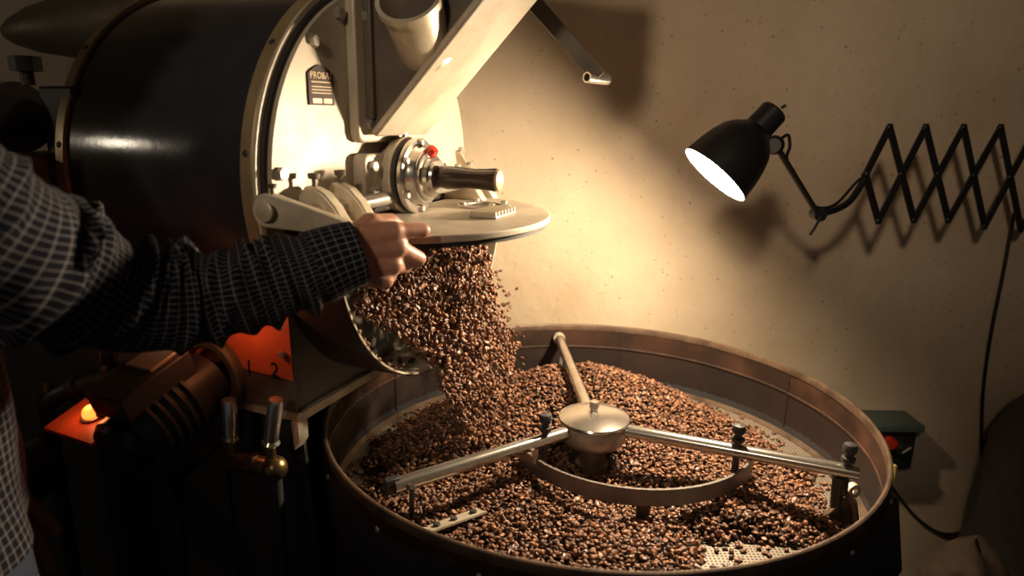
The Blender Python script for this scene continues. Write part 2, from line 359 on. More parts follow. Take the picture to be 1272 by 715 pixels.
rc = obj('red_cap', MB().lathe(W(*q)-Z*.012, unit(Z*.6+A*.7), [(0, .008), (.008, .0095), (.016, .0095), (.018, .008), (.018, 0)], 8), 'red_plastic', ro, label='small red cap on the bearing')
for x_ in (487, 499):
    q = ato(x_, 171, .045); put('grease_nipple', HEX_S, bh, W(.045 if x_ == 499 else .04, q[1]*.3, .0595), Z)
# loading chute above the bearing
mf = obj('chute_flange', MB().prism([W(.0155, a_, b_) for a_, b_ in [(.103, .42), (.103, .064), (.099, .056), (.090, .052), (-.088, .052), (-.098, .056), (-.102, .064), (-.102, .42)]], A*.016), 'cream_metal', ro, bevel=.003)
for s_, z_ in ((.0775, .078), (-.083, .078), (.0775, .225), (-.083, .225)): put('bolt', HEX, mf, W(.0315, s_, z_), A, .3)
lc = obj('loading_chute', MB().prism([W(a_, .068, b_) for a_, b_ in [(.0315, .070), (.048, .070), (.33, .364), (.33, .50), (.0315, .50)]], S*.006), 'dark_sheet', ro, label='sloping sheet metal loading chute above the bearing')  # side sheets coloured dark to carry the shade on the chute's side
obj('side_rib', MB().mbox(.0315, .044, .074, .083, .085, .45), 'dark_sheet', lc, bevel=.002)
obj('far_side', MB().prism([W(a_, -.062, b_) for a_, b_ in [(.0315, .070), (.048, .070), (.33, .364), (.33, .50), (.0315, .50)]], S*.006), 'dark_sheet', lc)
dsl = unit(W(.33, 0, .364)-W(.048, 0, .070)); nsl = np.cross(dsl, S); L_ = np.linalg.norm(W(.33, 0, .364)-W(.048, 0, .070))
obj('chute_floor', MB().box((W(.33, .008, .364)+W(.042, .008, .066))/2, dsl*(L_/2+.006), S*.075, nsl*.006), 'cream_metal', lc, bevel=.004)
# sight pipe on the chute's side
pb = W(*ats(531, 64, .045)); pe = W(*ats(507, -4, .118)); ax = unit(pe-pb); lp = np.linalg.norm(pe-pb)
obj('sight_pipe', MB().lathe(pb, ax, [(0, .040), (lp-.012, .0405), (lp-.010, .0445), (lp, .0445), (lp, .0385), (.02, .0365)], 40, True), 'worn_metal', ro, label='short open sight pipe')
# slide lever at the top
p0 = aty(650, -12, 1.14); p1 = aty(744, 96, 1.14); dd = unit(p1-p0); nn = unit(np.cross(dd, (0, 1, 0)))
lv = obj('slide_lever', MB().box((p0-dd*.12+p1)/2, dd*(np.linalg.norm(p1-p0)+.12)/2, nn*.012, np.array([0, .003, 0])), 'dark_sheet', ro, bevel=.001)
c0 = aty(729, 96, 1.13); c1 = aty(754, 99, 1.17)
obj('lever_tube', MB().lathe(c0, c1-c0, [(0, .0085), (np.linalg.norm(c1-c0), .0085), (np.linalg.norm(c1-c0), .006), (0, .006)], 20, True), 'chrome', lv)
# discharge trough, concentric with the drum
TC, TRD = (.010, -.052), .250
def trough(r_in, r_out, lip):
    mb = MB(); V = []; Fc = []; n = 72
    for k in range(n+1):
        t = math.pi*(.06+1.04*k/n); c_, s2 = math.cos(t), -math.sin(t)     # from +s side over the bottom to the -s side
        zz = TC[1]+TRD*s2
        of = (.103 if zz < -.12 else .103-.078*min(1, (zz+.12)/.145))-lip
        for r in (r_in, r_out):
            for oo in (-.004, of): V.append(W(oo, TC[0]+r*c_, TC[1]+r*s2))
    for k in range(n):
        a_, b_ = 4*k, 4*k+4
        Fc += [(a_, a_+1, b_+1, b_), (a_+3, a_+2, b_+2, b_+3), (a_+1, a_+3, b_+3, b_+1), (a_+2, a_, b_, b_+2)]
    Fc += [(0, 2, 3, 1), (4*n, 4*n+1, 4*n+3, 4*n+2)]
    return mb.add(V, Fc)
dt = obj('discharge_trough', trough(TRD, TRD+.003, 0), 'worn_metal', ro, label='half round discharge trough full of sliding beans')
obj('trough_shade_skin', trough(TRD+.003, TRD+.0055, .002), 'shade_brown', dt)  # outer skin coloured dark for the shade on the trough's outside
obj('drum_mouth_dark', MB().lathe(D, A, [(-.0155, .262), (-.0145, .262), (-.0145, 0)], 64), 'dark_fill', ro)  # flat dark disc stands in for the unlit drum interior
# half-round door swung up
DZ = -.057
def half_disc(r, z0, z1, oc, o_min):
    P = [W(o_min, r, z0)]+[W(oc+r*math.sin(math.pi*k/64), r*math.cos(math.pi*k/64), z0) for k in range(65)]+[W(o_min, -r, z0)]
    return MB().prism(P, Z*(z1-z0))
dr = obj('discharge_door', half_disc(.237, DZ-.010, DZ, .036, .024), 'cream_metal', ro, bevel=.002, label='half round discharge door swung up level')
obj('door_underlayer', half_disc(.231, DZ-.017, DZ-.010, .036, .03), 'dark_metal', dr)  # thinner dark half disc under the door plate
q = toM(atz(601, 256, D[2]+DZ))
obj('sight_ring', MB().lathe(W(q[0], q[1], DZ), Z, [(0, .030), (0, .045), (.003, .045), (.004, .043), (.004, .031), (.003, .030)], 40, True), 'steel', dr)
obj('sight_glass', MB().lathe(W(q[0], q[1], DZ), Z, [(0, .0305), (.0012, .0305), (.0012, 0)], 32), 'dark_sheet', dr)
for t in range(4):
    g = math.radians(45+90*t); put('bolt', HEX_S, dr, W(q[0]+.0375*math.cos(g), q[1]+.0375*math.sin(g), DZ+.003), Z)
q = toM(atz(613, 267, D[2]+DZ))
gr = obj('vent_grate', MB().mbox(q[0]-.022, q[0]+.022, q[1]-.040, q[1]+.040, DZ, DZ+.004), 'steel', dr, bevel=.001)
for k in range(7): obj('grate_slat', MB().mbox(q[0]-.021, q[0]+.021, q[1]-.038+k*.0122, q[1]-.034+k*.0122, DZ+.004, DZ+.010), 'worn_metal', gr)
# hinge: shaft along the plate, lugs, thumb screws, swing arm
HO, HZ = .045, -.030
obj('hinge_shaft', MB().cyl(W(HO, .264, HZ), W(HO, -.275, HZ), .0105, 20), 'steel', ro)
for s_ in (.202, .146, -.20, -.25):
    P = [W(a_, s_, b_) for a_, b_ in [(.016, -.058), (.016, -.012), (.028, .002), (.042, .0), (.056, -.006), (.072, -.022), (.098, -.060)]]
    lg = obj('hinge_lug', MB().prism(P, S*.020), 'worn_metal', ro, bevel=.003)
    if s_ > 0: put('thumb_screw', THUMB, lg, W(.036, s_+.010, .002), Z)
    else: put('bolt', HEX_S, lg, W(.04, s_+.010, .0), Z)
P = []
pv = ats(331, 262, .285); en = ats(426, 284, .241)
an = math.atan2(en[2]-pv[2], en[0]-pv[0])
for k in range(15):
    t = an+math.pi/2+math.pi*k/14; P.append(W(pv[0]+.0215*math.cos(t), .272, pv[2]+.0215*math.sin(t)))
for k in range(9):
    t = an-math.pi/2+math.pi*k/8; P.append(W(en[0]+.010*math.cos(t), .226, en[2]+.010*math.sin(t)))
da = obj('door_arm', MB().prism(P, S*.015), 'worn_metal', ro, bevel=.003, label='tapering cast arm of the door')
obj('pivot_boss', MB().lathe(W(pv[0], .287, pv[2]), S, [(0, .0125), (.003, .0125), (.004, .011), (.004, 0)], 24), 'worn_metal', da)
put('thumb_screw', THUMB, da, W(pv[0]+.006, .279, pv[2]+.0215), Z, scale=.7)
# housing below the drum
obj('housing', MB().mbox(-.345, .006, -.24, .239, -.312, -.13), 'grey_paint', ro, bevel=.002)
obj('bottom_trim', MB().mbox(-.34, .014, -.245, .2415, -.324, -.310), 'worn_metal', ro, bevel=.0015)
ob = obj('side_panel', MB().prism([W(a_, .239, b_) for a_, b_ in [(-.345, -.310), (-.345, -.14), (.008, -.14), (.010, -.310)]], S*.004), 'grey_paint', ro, bevel=.001)
op = obj('glow_band', MB().prism([W(a_, .243, b_) for a_, b_ in [(-.235, -.250), (-.235, -.15), (.006, -.15), (.008, -.262)]], S*.0012), 'glow_orange', ro, label='side band with orange lamp glow painted in, numbers 1 and 2')  # orange lamp glow put into the band's colour, with a hard lower edge
for ch, (x_, y_) in (('1', (309, 457)), ('2', (341, 460))):
    q = ats(x_, y_, .245); text('numeral', ch, .030, W(q[0], .2446, q[2]), A+Z*-.05, Z+A*.06, 'black_ink', op)
q = ats(355, 440, .245); put('bolt', HEX_S, op, W(q[0]-.004, .2442, q[2]), S)
lowp = obj('pedestal', MB().mbox(-.335, -.150, -.20, .225, -D[2], -.312), 'dark_grey_paint', ro, bevel=.003)
obj('skirt_panel', MB().prism([W(a_, .215, b_) for a_, b_ in [(-.335, -D[2]), (-.335, -.322), (-.005, -.322), (.02, -.62), (.03, -D[2])]], S*.006), 'dark_metal', ro)
q = ats(373, 532, .246); obj('bracket', MB().prism([W(.0, .225, -.324), W(.012, .225, -.324), W(.012, .225, -.352), W(.003, .225, -.366)], S*.02), 'worn_metal', ro)
q = ats(265, 465, .245)
PORT = q
obj('port_ring', MB().lathe(W(q[0], .243, q[2]), S, [(0, .044), (0, .060), (.012, .060), (.016, .056), (.016, .047), (.012, .044)], 40, True), 'dark_sheet', ro, label='round burner port ring')
# rear bearing and drive behind the drum
ra = ato(36, 146, -.42); Rb = W(*ra)
u_ = -A
obj('rear_bearing', MB().lathe(Rb-A*.02, -A, [(0, .050), (.05, .050), (.053, .046), (.053, .030), (.056, .030), (.056, 0)], 36), 'grey_paint', ro)
obj('rear_shaft', MB().cyl(Rb, Rb-A*.30, .026, 24), 'dark_metal', ro)
obj('rear_block', MB().box(Rb+A*.055-S*.055-Z*.004, A*.035, S*.05, Z*.048), 'dark_metal', ro, bevel=.004)
rk = obj('rear_knob', MB().cyl(Rb+Z*.045+A*.01, Rb+Z*.066+A*.01, .009, 12), 'dark_metal', ro); obj('knob_head', MB().cyl(Rb+Z*.064+A*.01, Rb+Z*.084+A*.01, .020, 6), 'dark_metal', rk)
obj('rear_foot', MB().box(Rb-Z*.085+A*.0, A*.05, S*.06, Z*.035), 'dark_sheet', ro, bevel=.004)
obj('rear_support', MB().box((Rb-Z*.12+A*.03-S*.035)*np.array([1, 1, .5]), A*.04, S*.03, Z*(Rb[2]-.12)/2), 'dark_metal', ro, bevel=.004)
obj('drive_cabinet', MB().mbox(-.70, -.350, -.20, .215, -D[2], -.075), 'dark_metal', ro, bevel=.004)
# exhaust duct behind the drum
d0 = aty(2, 40, 1.44); d1 = aty(250, 22, 1.50); ad = d1-d0; ld = np.linalg.norm(ad)
ex = obj('exhaust_duct', MB().lathe(d0, ad, [(0, 0), (.004, .012), (.02, .025), (.06, .043), (.12, .058), (.20, .068), (.30, .073), (ld, .075), (ld, 0)], 40), 'dark_sheet')
tag(ex, 'dark bullet-nosed metal exhaust duct behind the black drum', 'duct')

# ================================================================== burner, valves and pipes at the roaster's side
Pa = W(PORT[0], .256, PORT[2]); Pm = W(*ats(158, 548, .385)); ba = unit(Pm-Pa); bl = np.linalg.norm(Pm-Pa)
bu = thing('burner_motor', (*Pm[:2], 0), 'black burner motor with glowing orange pilot lamp beside the roaster', 'motor')
obj('motor_body', MB().lathe(Pa, ba, [(.0, .041), (.03, .041), (.034, .050), (.05, .052), (bl-.05, .052), (bl-.045, .050), (bl-.01, .046), (bl, .038), (bl, 0)], 36), 'dark_metal', bu)
bu_u, bu_v, _ = frame(ba)
for k in range(5):
    h = .055+k*.014; obj('cooling_fin', MB().lathe(Pa, ba, [(h, .050), (h, .057), (h+.005, .057), (h+.005, .050)], 36, True), 'dark_metal', bu)
up = unit(Z-ba*(Z@ba)); sd = np.cross(up, ba)
jb = Pa+ba*(bl*.62)+up*.058
obj('junction_box', MB().box(jb, ba*.055, sd*.034, up*.018), 'dark_grey_paint', bu, bevel=.003)
tb = obj('terminal_plate', MB().box(jb+up*.0195-ba*.028, ba*.026, sd*.024, up*.0025), 'worn_metal', bu, bevel=.001)
pc = W(*ats(115, 514, .372))
lb = obj('lamp_bracket', MB().box(pc-up*.006, ba*.040, sd*.050, up*.003), 'glow_orange', bu, bevel=.001, label='small square plate under the pilot lamp, its orange glow painted in')  # the pilot lamp's glow is put into the plate's colour
pl = obj('pilot_lamp', MB().sphere(pc+up*.002, .012, 20, 12), 'pilot', bu, label='glowing orange pilot lamp')
obj('lamp_collar', MB().lathe(pc-up*.004, up, [(0, .012), (0, .0155), (.004, .0155), (.005, .0135), (.005, .012)], 24, True), 'steel', pl)
lamp('pilot_glow', 'POINT', pc+up*.018, .10, (1, .30, .10), .010)
obj('lamp_post', MB().cyl(pc-up*.008, jb+up*.01-(jb-pc)*.25, .008, 10), 'dark_metal', bu)
ec = Pa+ba*(bl+.0)
obj('end_cap', MB().lathe(ec, ba, [(0, .040), (.012, .040), (.020, .034), (.022, .015), (.022, 0)], 30), 'black_plastic', bu)
obj('support_leg', MB().cyl(Pa+ba*bl*.6-Z*.04, (Pa+ba*bl*.6)*np.array([1, 1, 0]), .012, 12), 'dark_metal', bu)
obj('burner_cover', MB().box(Pa+ba*.085-up*.05+sd*.0, ba*.05, sd*.04, up*.03), 'black_plastic', bu, bevel=.008)
fh = W(*ats(40, 585, .36)); obj('fan_housing', MB().lathe(fh, unit(ba+Z*.1), [(-.03, .030), (-.028, .040), (.02, .042), (.028, .036), (.03, .02), (.03, 0)], 30), 'dark_metal', bu)
# unseen second lamp, put in behind the forearm to light the side panel
q = W(-.055, .275, -.172)
sl = thing('unseen_signal_lamp', q, 'unseen orange signal lamp put in behind the sleeve to light the side panel', 'lamp')
obj('lamp_base', MB().lathe(W(-.055, .2455, -.172), S, [(0, .016), (.012, .016), (.016, .012), (.016, 0)], 20), 'dark_metal', sl)
obj('lamp_dome', MB().sphere(W(-.055, .268, -.172), .0125, 16, 10), 'pilot', sl)
lamp('unseen_signal_glow', 'POINT', W(-.055, .285, -.172), .18, (1, .36, .14), .012)
# valves
gv = thing('gas_valves', (*W(-.03, .30, 0)[:2], 0), 'brass gas pipe with two upright chromed valve handles', 'valve')
MATS['brass'] = mat('brass', (.34, .24, .10), .3, .9, col2=(.18, .12, .05), vscale=30, rvar=.12)
v1t = W(*ats(284, 496, .285)); v1b = W(*ats(287, 547, .285)); v2t = W(*ats(343, 496, .285)); v2b = W(*ats(336, 552, .285))
for a_, b_ in ((v1t, v1b), (v2t, v2b)):
    h = obj('valve_handle', MB().lathe(b_, a_-b_, [(0, .0105), (.004, .0125), (.008, .0095), (np.linalg.norm(a_-b_)-.004, .0105), (np.linalg.norm(a_-b_), .009), (np.linalg.norm(a_-b_), 0)], 20), 'chrome', gv)
    obj('valve_stem', MB().cyl(b_-Z*.028, b_+Z*.002, .0065, 12), 'brass', h)
e1 = v1b-Z*.030; e2 = v2b-Z*.034
obj('valve_pipe', MB().tube([e1-A*.05-S*.03, e1, e2, e2+A*.012-Z*.01], .013, 16), 'brass', gv)
obj('pipe_elbow', MB().sphere(e2+A*.004, .0175, 16, 10), 'brass', gv)
obj('union_nut', MB().cyl((e1*.55+e2*.45), (e1*.35+e2*.65), .0165, 6), 'brass', gv)
obj('drop_pipe', MB().tube([e2+A*.004, e2-Z*.06+A*.004, (e2+A*.004)*np.array([1, 1, 0])], .009, 12), 'dark_metal', gv)
# black iron elbow pipe
ip = thing('iron_pipe', (*W(-.27, .30, 0)[:2], 0), 'black iron pipe with a bend running into the roaster base', 'pipe')
w0 = W(*ats(160, 462, .255)); w1 = W(*ats(88, 484, .30)); w2 = W(*ats(62, 500, .31)); w3 = W(*ats(60, 530, .31)); w4 = w3*np.array([1, 1, 0])
obj('pipe_run', MB().tube([w0-S*.02, w0, w1, w2, w3, w4], .0135, 16, 6), 'dark_metal', ip)
for a_, b_ in ((w1, w1+(w0-w1)*.12), (w3, w3-Z*.014)): obj('pipe_collar', MB().cyl(a_, b_, .0185, 18), 'dark_metal', ip)
obj('pipe_plug', MB().cyl(w0*.6+w1*.4, w0*.6+w1*.4+Z*.024, .007, 6), 'dark_metal', ip)

# ================================================================== cooling tray
TX, TY = T[0], T[1]
def tl(x, y, z): return np.array([TX+x, TY+y, z])
ct = thing('cooling_tray', (TX, TY, 0), 'large round brown metal cooling tray full of roasted coffee beans', 'cooling tray')
RZ = T[2]
C0 = np.array([TX, TY, 0])
obj('rim', MB().lathe(C0, Z, [(RZ-.012, .446), (RZ-.002, .4455), (RZ+.001, .447), (RZ+.002, .450), (RZ+.001, .4525), (RZ-.003, .454), (RZ-.012, .453)], 160, True), 'tray_rim', ct)
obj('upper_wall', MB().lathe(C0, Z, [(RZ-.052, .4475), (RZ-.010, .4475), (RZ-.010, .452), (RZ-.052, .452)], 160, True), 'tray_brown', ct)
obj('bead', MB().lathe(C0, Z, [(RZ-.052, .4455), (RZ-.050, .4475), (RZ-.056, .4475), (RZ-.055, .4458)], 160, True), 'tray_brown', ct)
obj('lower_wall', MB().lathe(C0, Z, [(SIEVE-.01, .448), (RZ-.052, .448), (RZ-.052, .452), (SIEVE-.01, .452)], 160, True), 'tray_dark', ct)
obj('sieve_ring', MB().lathe(C0, Z, [(SIEVE-.004, .436), (SIEVE+.002, .437), (SIEVE+.007, .4480), (SIEVE-.004, .4480)], 160, True), 'tray_rim', ct)
sv = obj('sieve', MB().lathe(C0, Z, [(SIEVE-.003, 0), (SIEVE-.003, .447), (SIEVE, .447), (SIEVE, 0)], 128), 'sieve', ct)
obj('tank', MB().lathe(C0, Z, [(.50, 0), (.50, .30), (.62, .437), (SIEVE-.02, .446), (RZ-.030, .4525), (RZ-.030, .455), (RZ-.045, .455), (.612, .444), (.49, .31), (.49, 0)], 128), 'tank_black', ct)
obj('foot_column', MB().lathe(C0, Z, [(0, .22), (.02, .22), (.03, .16), (.50, .16)], 48), 'tank_black', ct)
RIV = lmesh('rivet', MB().sphere((0, 0, 0), .0045, 10, 6, (1, 1, .6)), 'steel')
for k in range(18):
    g = math.radians(7+20*k); put('rivet', RIV, ct, C0+Z*(RZ-.030)+np.array([math.cos(g), math.sin(g), 0])*.4553, (math.cos(g), math.sin(g), 0))
for g in (1.31, 2.6, .42): obj('wall_seam', MB().box(C0+Z*(RZ-.07)+np.array([math.cos(g), math.sin(g), 0])*.447, np.array([math.cos(g), math.sin(g), 0])*.0012, np.array([-math.sin(g), math.cos(g), 0])*.0015, Z*.055), 'tray_dark', ct)
q = aty(1106, 593, 1.16); obj('gate_grip', MB().lathe(q+np.array([.004, .01, -.022]), unit(np.array([.1, .1, 1])), [(0, .006), (.006, .011), (.03, .012), (.042, .008), (.045, 0)], 16), 'yellow_plastic', ct, label='yellow plastic grip')
g0 = aty(1112, 650, 1.12)
obj('gate_spout', MB().prism([g0+np.array(a_) for a_ in [(-.10, .02, .06), (.0, .0, .05), (.03, 0, -.10), (-.02, 0, -.22), (-.13, .02, -.22)]], (.0, .10, 0)), 'dark_metal', ct, bevel=.003)

# agitator
ag = thing('tray_agitator', (TX, TY, SIEVE), 'steel stirring arms with round domed hub turning above the beans', 'agitator')
HC = np.array([TX, TY, 0])
hub = obj('hub_body', MB().lathe(HC, Z, [(.806, .045), (.810, .052), (.820, .0575), (.846, .0590), (.848, .058), (.848, 0)], 48), 'steel', ag)
obj('hub_lid', MB().lathe(HC, Z, [(.848, .0605), (.851, .0618), (.8535, .0605), (.858, .048), (.862, .028), (.8635, .010), (.8635, 0)], 48), 'chrome', ag)
obj('lid_knob', MB().lathe(HC+np.array([.0, .004, 0]), Z, [(.862, .0065), (.868, .0065), (.869, .0085), (.878, .0085), (.880, .007), (.880, 0)], 16), 'chrome', ag)
obj('hub_neck', MB().lathe(HC, Z, [(SIEVE, .032), (.768, .030), (.772, .024), (.808, .024)], 32), 'tray_rim', ag)
ZA = .838
ends = [tl(-.0326, .4317, .848), tl(-.312, -.208, ZA-.002), tl(.386, -.152, ZA)]
KNOB = lmesh('bolt_knob', MB().lathe((0, 0, 0), (0, 0, 1), [(-.045, .0055), (.010, .0055), (.011, .010), (.017, .0105), (.018, .0065), (.023, .0065), (.026, .010), (.033, .0115), (.039, .009), (.041, 0)], 16), 'dark_metal')
arms = []
for i, e in enumerate(ends):
    b0 = tl(*(unit((e-HC)*np.array([1, 1, 0]))*.045)[:2], ZA if i else ZA+.002)
    ar = obj('arm', MB().cyl(b0, e, .0115, 20), 'chrome', ag); arms.append(ar)
    if i == 1:
        dv = unit(e-b0); obj('slotted_end', MB().box(e+dv*.002+Z*.002, dv*.012, np.cross(dv, Z)*.006, Z*.012), 'dark_metal', ar, bevel=.002)
    if i == 0: obj('end_cap', MB().cyl(e, e+unit(e-b0)*.012, .014, 16), 'worn_metal', ar)
for i, t in ((2, .52), (2, .955), (1, .18), (0, .93)):
    b0 = tl(*(unit((ends[i]-HC)*np.array([1, 1, 0]))*.045)[:2], ZA); P = b0+(ends[i]-b0)*t
    if i == 0: obj('hanger', MB().cyl(P, P-Z*.085, .005, 10), 'steel', arms[0])
    else:
        kb = put('bolt_knob', KNOB, arms[i], P+Z*.006)
# curved plough band hung below the arms
A1, A2, A3 = np.array([-.125, -.026]), np.array([.055, -.158]), np.array([.262, -.050])
M_ = np.array([A2-A1, A3-A1])*2; bb = np.array([A2@A2-A1@A1, A3@A3-A1@A1]); cc = np.linalg.solve(M_, bb); rr = np.linalg.norm(A1-cc)
t1 = math.atan2(*(A1-cc)[::-1]); t3 = math.atan2(*(A3-cc)[::-1])
if t1 > 0: t1 -= 2*math.pi
mb = MB(); V = []; Fc = []; n = 48
for k in range(n+1):
    t = t1+(t3-t1)*k/n
    for r in (rr-.0025, rr+.0025):
        for z_ in (.781, .809): V.append(tl(cc[0]+r*math.cos(t), cc[1]+r*math.sin(t), z_))
for k in range(n):
    a_, b_ = 4*k, 4*k+4; Fc += [(a_, a_+1, b_+1, b_), (a_+3, a_+2, b_+2, b_+3), (a_+1, a_+3, b_+3, b_+1), (a_+2, a_, b_, b_+2)]
Fc += [(0, 2, 3, 1), (4*n, 4*n+1, 4*n+3, 4*n+2)]
pw = obj('plough_band', mb.add(V, Fc), 'band_steel', ag, label='curved steel band sweeping the beans')
for t in (t1+.05, t1+(t3-t1)*.50, t3-.06):
    c = tl(cc[0]+rr*math.cos(t), cc[1]+rr*math.sin(t), 0); tg = np.array([-math.sin(t), math.cos(t), 0]); rd = np.array([math.cos(t), math.sin(t), 0])
    obj('plough_foot', MB().box(c+Z*.768-rd*.004, tg*.010, rd*.003, Z*.022), 'tray_rim', pw)
for t, hh in ((t1+.22, .03), (t3-.10, .03)):
    c = tl(cc[0]+rr*math.cos(t), cc[1]+rr*math.sin(t), 0); obj('band_hanger', MB().cyl(c+Z*.80, c+Z*(.80+hh), .005, 10), 'steel', pw)
# blades under the arms
bp, bq = atz(528, 656, .778), atz(598, 631, .778); dv = unit(bq-bp); sv_ = np.cross(dv, Z)
BBOLT = lmesh('blade_bolt', MB().lathe((0, 0, 0), (0, 0, 1), [(-.002, .0055), (.004, .0055), (.005, .0045), (.005, 0)], 6), 'dark_metal', 20)
bld = obj('blade', MB().box((bp+bq)/2-Z*.004-dv*.02, dv*(np.linalg.norm(bq-bp)/2+.02), sv_*.012+Z*.003, np.cross(dv, sv_*.012+Z*.003)/.0124*.0015), 'cream_metal', ag, label='pale steel scraper blade')
for t in (.2, .5, .85):
    put('blade_bolt', BBOLT, bld, bp+(bq-bp)*t-Z*.003, np.cross(dv, sv_)*-1)
obj('blade_hanger', MB().cyl(atz(512, 605, ZA), atz(511, 640, .765), .004, 10), 'dark_metal', ag)
rp = atz(1045, 590, ZA-.01); rq = atz(1040, 640, .752)
rs = obj('rake_shank', MB().tube([rp, rp*.5+rq*.5+np.array([-.004, 0, 0]), rq], [.012, .009, .011], 14, 4), 'dark_metal', ag)
rdv = unit(np.array([.9, -.45, 0]))
obj('rake_blade', MB().prism([rq+np.array(a_) for a_ in [(-.035, .0, -.008), (-.02, -.01, .01), (.0, -.012, .035), (.022, -.012, .03), (.03, -.016, -.008)]], (.004, .012, 0)), 'tray_rim', rs, bevel=.002)
obj('rake_eye', MB().lathe(rq+np.array([.018, .0, .045]), (.3, -1, 0), [(-.005, .005), (-.005, .012), (.005, .012), (.005, .005)], 18, True), 'worn_metal', rs)
obj('rake_stay', MB().tube([rp+np.array([.005, .01, -.02]), rp+np.array([.022, -.010, -.050]), rp+np.array([.012, -.045, -.080])], .0045, 10, 5), 'tray_rim', rs)

# ================================================================== coffee beans
def bean_base():
    n = 10; V = []; Fc = []
    ang = [2*math.pi*k/n for k in range(n)]
    for t in ang: V.append((math.cos(t), .72*math.sin(t), .0))
    for t in ang: V.append((.72*math.cos(t), .54*math.sin(t), .42))
    for t in ang: V.append((.82*math.cos(t), .56*math.sin(t), -.13))
    V += [(0, 0, .60), (.5, .0, .0), (0, .0, .03), (-.5, .0, .0)]
    ap, c0, c1, c2 = 3*n, 3*n+1, 3*n+2, 3*n+3
    own = []
    for k in range(n):
        l = (k+1) % n
        Fc += [(k, l, n+l), (k, n+l, n+k), (n+k, n+l, ap), (l, k, 2*n+k), (l, 2*n+k, 2*n+l)]
        x = (math.cos(ang[k])+math.cos(ang[l] if l else 2*math.pi))/2
        own.append(c0 if x > .45 else c2 if x < -.45 else c1)
    for k in range(n):
        l = (k+1) % n; Fc.append((2*n+l, 2*n+k, own[k]))
        if own[k] != own[l]: Fc.append((2*n+l, own[k], own[l]))
    return np.array(V), np.array(Fc)
BV, BF = bean_base()
def rand_rot(n, tilt=None):
    q = RNG.normal(size=(n, 4)); q /= np.linalg.norm(q, axis=1)[:, None]; a, b, c, d = q.T
    return np.stack([np.stack([1-2*(c*c+d*d), 2*(b*c-a*d), 2*(b*d+a*c)], -1), np.stack([2*(b*c+a*d), 1-2*(b*b+d*d), 2*(c*d-a*b)], -1), np.stack([2*(b*d-a*c), 2*(c*d+a*b), 1-2*(b*b+c*c)], -1)], 1)
def lying_rot(n, spread):
    yaw = RNG.uniform(0, 2*math.pi, n); flip = RNG.random(n) < .42; ax = RNG.normal(0, spread, n); ay = RNG.normal(0, spread, n)
    out = np.empty((n, 3, 3))
    for i in range(n):
        R = Matrix.Rotation(ax[i]+(math.pi if flip[i] else 0), 3, 'X'); R = Matrix.Rotation(ay[i], 3, 'Y') @ R
        out[i] = np.array(Matrix.Rotation(yaw[i], 3, 'Z') @ R)
    return out
def many(name, pos, rot, size, mname, label, cat, extra=None):
    n = len(pos); nv = len(BV)
    V = np.einsum('nij,vj->nvi', rot, BV)*size[:, None, None]+pos[:, None, :]
    Fc = (BF[None]+(np.arange(n)*nv)[:, None, None]).reshape(-1, 3); V = V.reshape(-1, 3); sh = np.repeat(RNG.beta(1.6, 2.0, n), nv)
    c = (V.min(0)+V.max(0))/2; c[2] = V[:, 2].min()
    me = bpy.data.meshes.new(name); me.vertices.add(len(V)); me.vertices.foreach_set('co', (V-c).astype(np.float32).ravel())
    me.loops.add(Fc.size); me.loops.foreach_set('vertex_index', Fc.astype(np.int32).ravel())
    me.polygons.add(len(Fc)); me.polygons.foreach_set('loop_start', np.arange(0, Fc.size, 3, dtype=np.int32))
    me.polygons.foreach_set('use_smooth', np.ones(len(Fc), bool)); me.update(calc_edges=True)
    at = me.attributes.new('shade', 'FLOAT', 'POINT'); at.data.foreach_set('value', sh.astype(np.float32))
    me.materials.append(MATS[mname]); o = bpy.data.objects.new(name, me); COL.objects.link(o); o.location = Vector([float(q) for q in c])
    return tag(o, label, cat, kind='stuff')
def sstep(a, b, x): t = np.clip((x-a)/(b-a), 0, 1); return t*t*(3-2*t)
def heap(x, y):
    r = np.hypot(x, y); th = np.arctan2(y, x)
    edge = .432-.030*np.exp(-((th-.25)/.70)**2)-.165*np.exp(-((th+.92)/.30)**2)-.035*np.exp(-((np.mod(th, 2*math.pi)-3.45)/.25)**2)
    edge = edge+.010*np.sin(13*th+1)+.008*np.sin(29*th+.5)
    h = .026*sstep(0, .09, edge-r)-.010*(r > edge)
    h += .088*np.exp(-((x-.01)**2/.022+(y-.26)**2/.014))*sstep(.447, .35, r)
    h += .032*np.exp(-((x+.15)**2+(y-.12)**2)/.012)
    h += .012*np.exp(-((x-.13)**2+(y-.10)**2)/.02)
    h += .010*np.sin(x*19+1)*np.sin(y*17)*sstep(.40, .30, r)
    h -= .012*np.exp(-((x-.03)**2/.012+(y+.12)**2/.002))
    da_ = x+.003+.0765*(y-.045)
    h = np.where(y > .03, np.minimum(h, .076+22*da_**2), h)
    return h
BS = .0051
sp = .0071; g = np.arange(-.445, .4451, sp); X, Y = np.meshgrid(g, g); X = X.ravel(); Y = Y.ravel()
X = X+RNG.uniform(-.42, .42, X.size)*sp; Y = Y+RNG.uniform(-.42, .42, Y.size)*sp
hh = heap(X, Y); r = np.hypot(X, Y); k = (r < .436) & (r > .040) & (hh > .0035)
X, Y, hh = X[k], Y[k], hh[k]
zz = SIEVE+hh+RNG.uniform(-.0035, .002, X.size)
k2 = RNG.random(X.size) < .30
X2 = X[k2]+RNG.normal(0, .003, k2.sum()); Y2 = Y[k2]+RNG.normal(0, .003, k2.sum()); z2 = SIEVE+heap(X2, Y2)+RNG.uniform(.001, .0055, k2.sum())
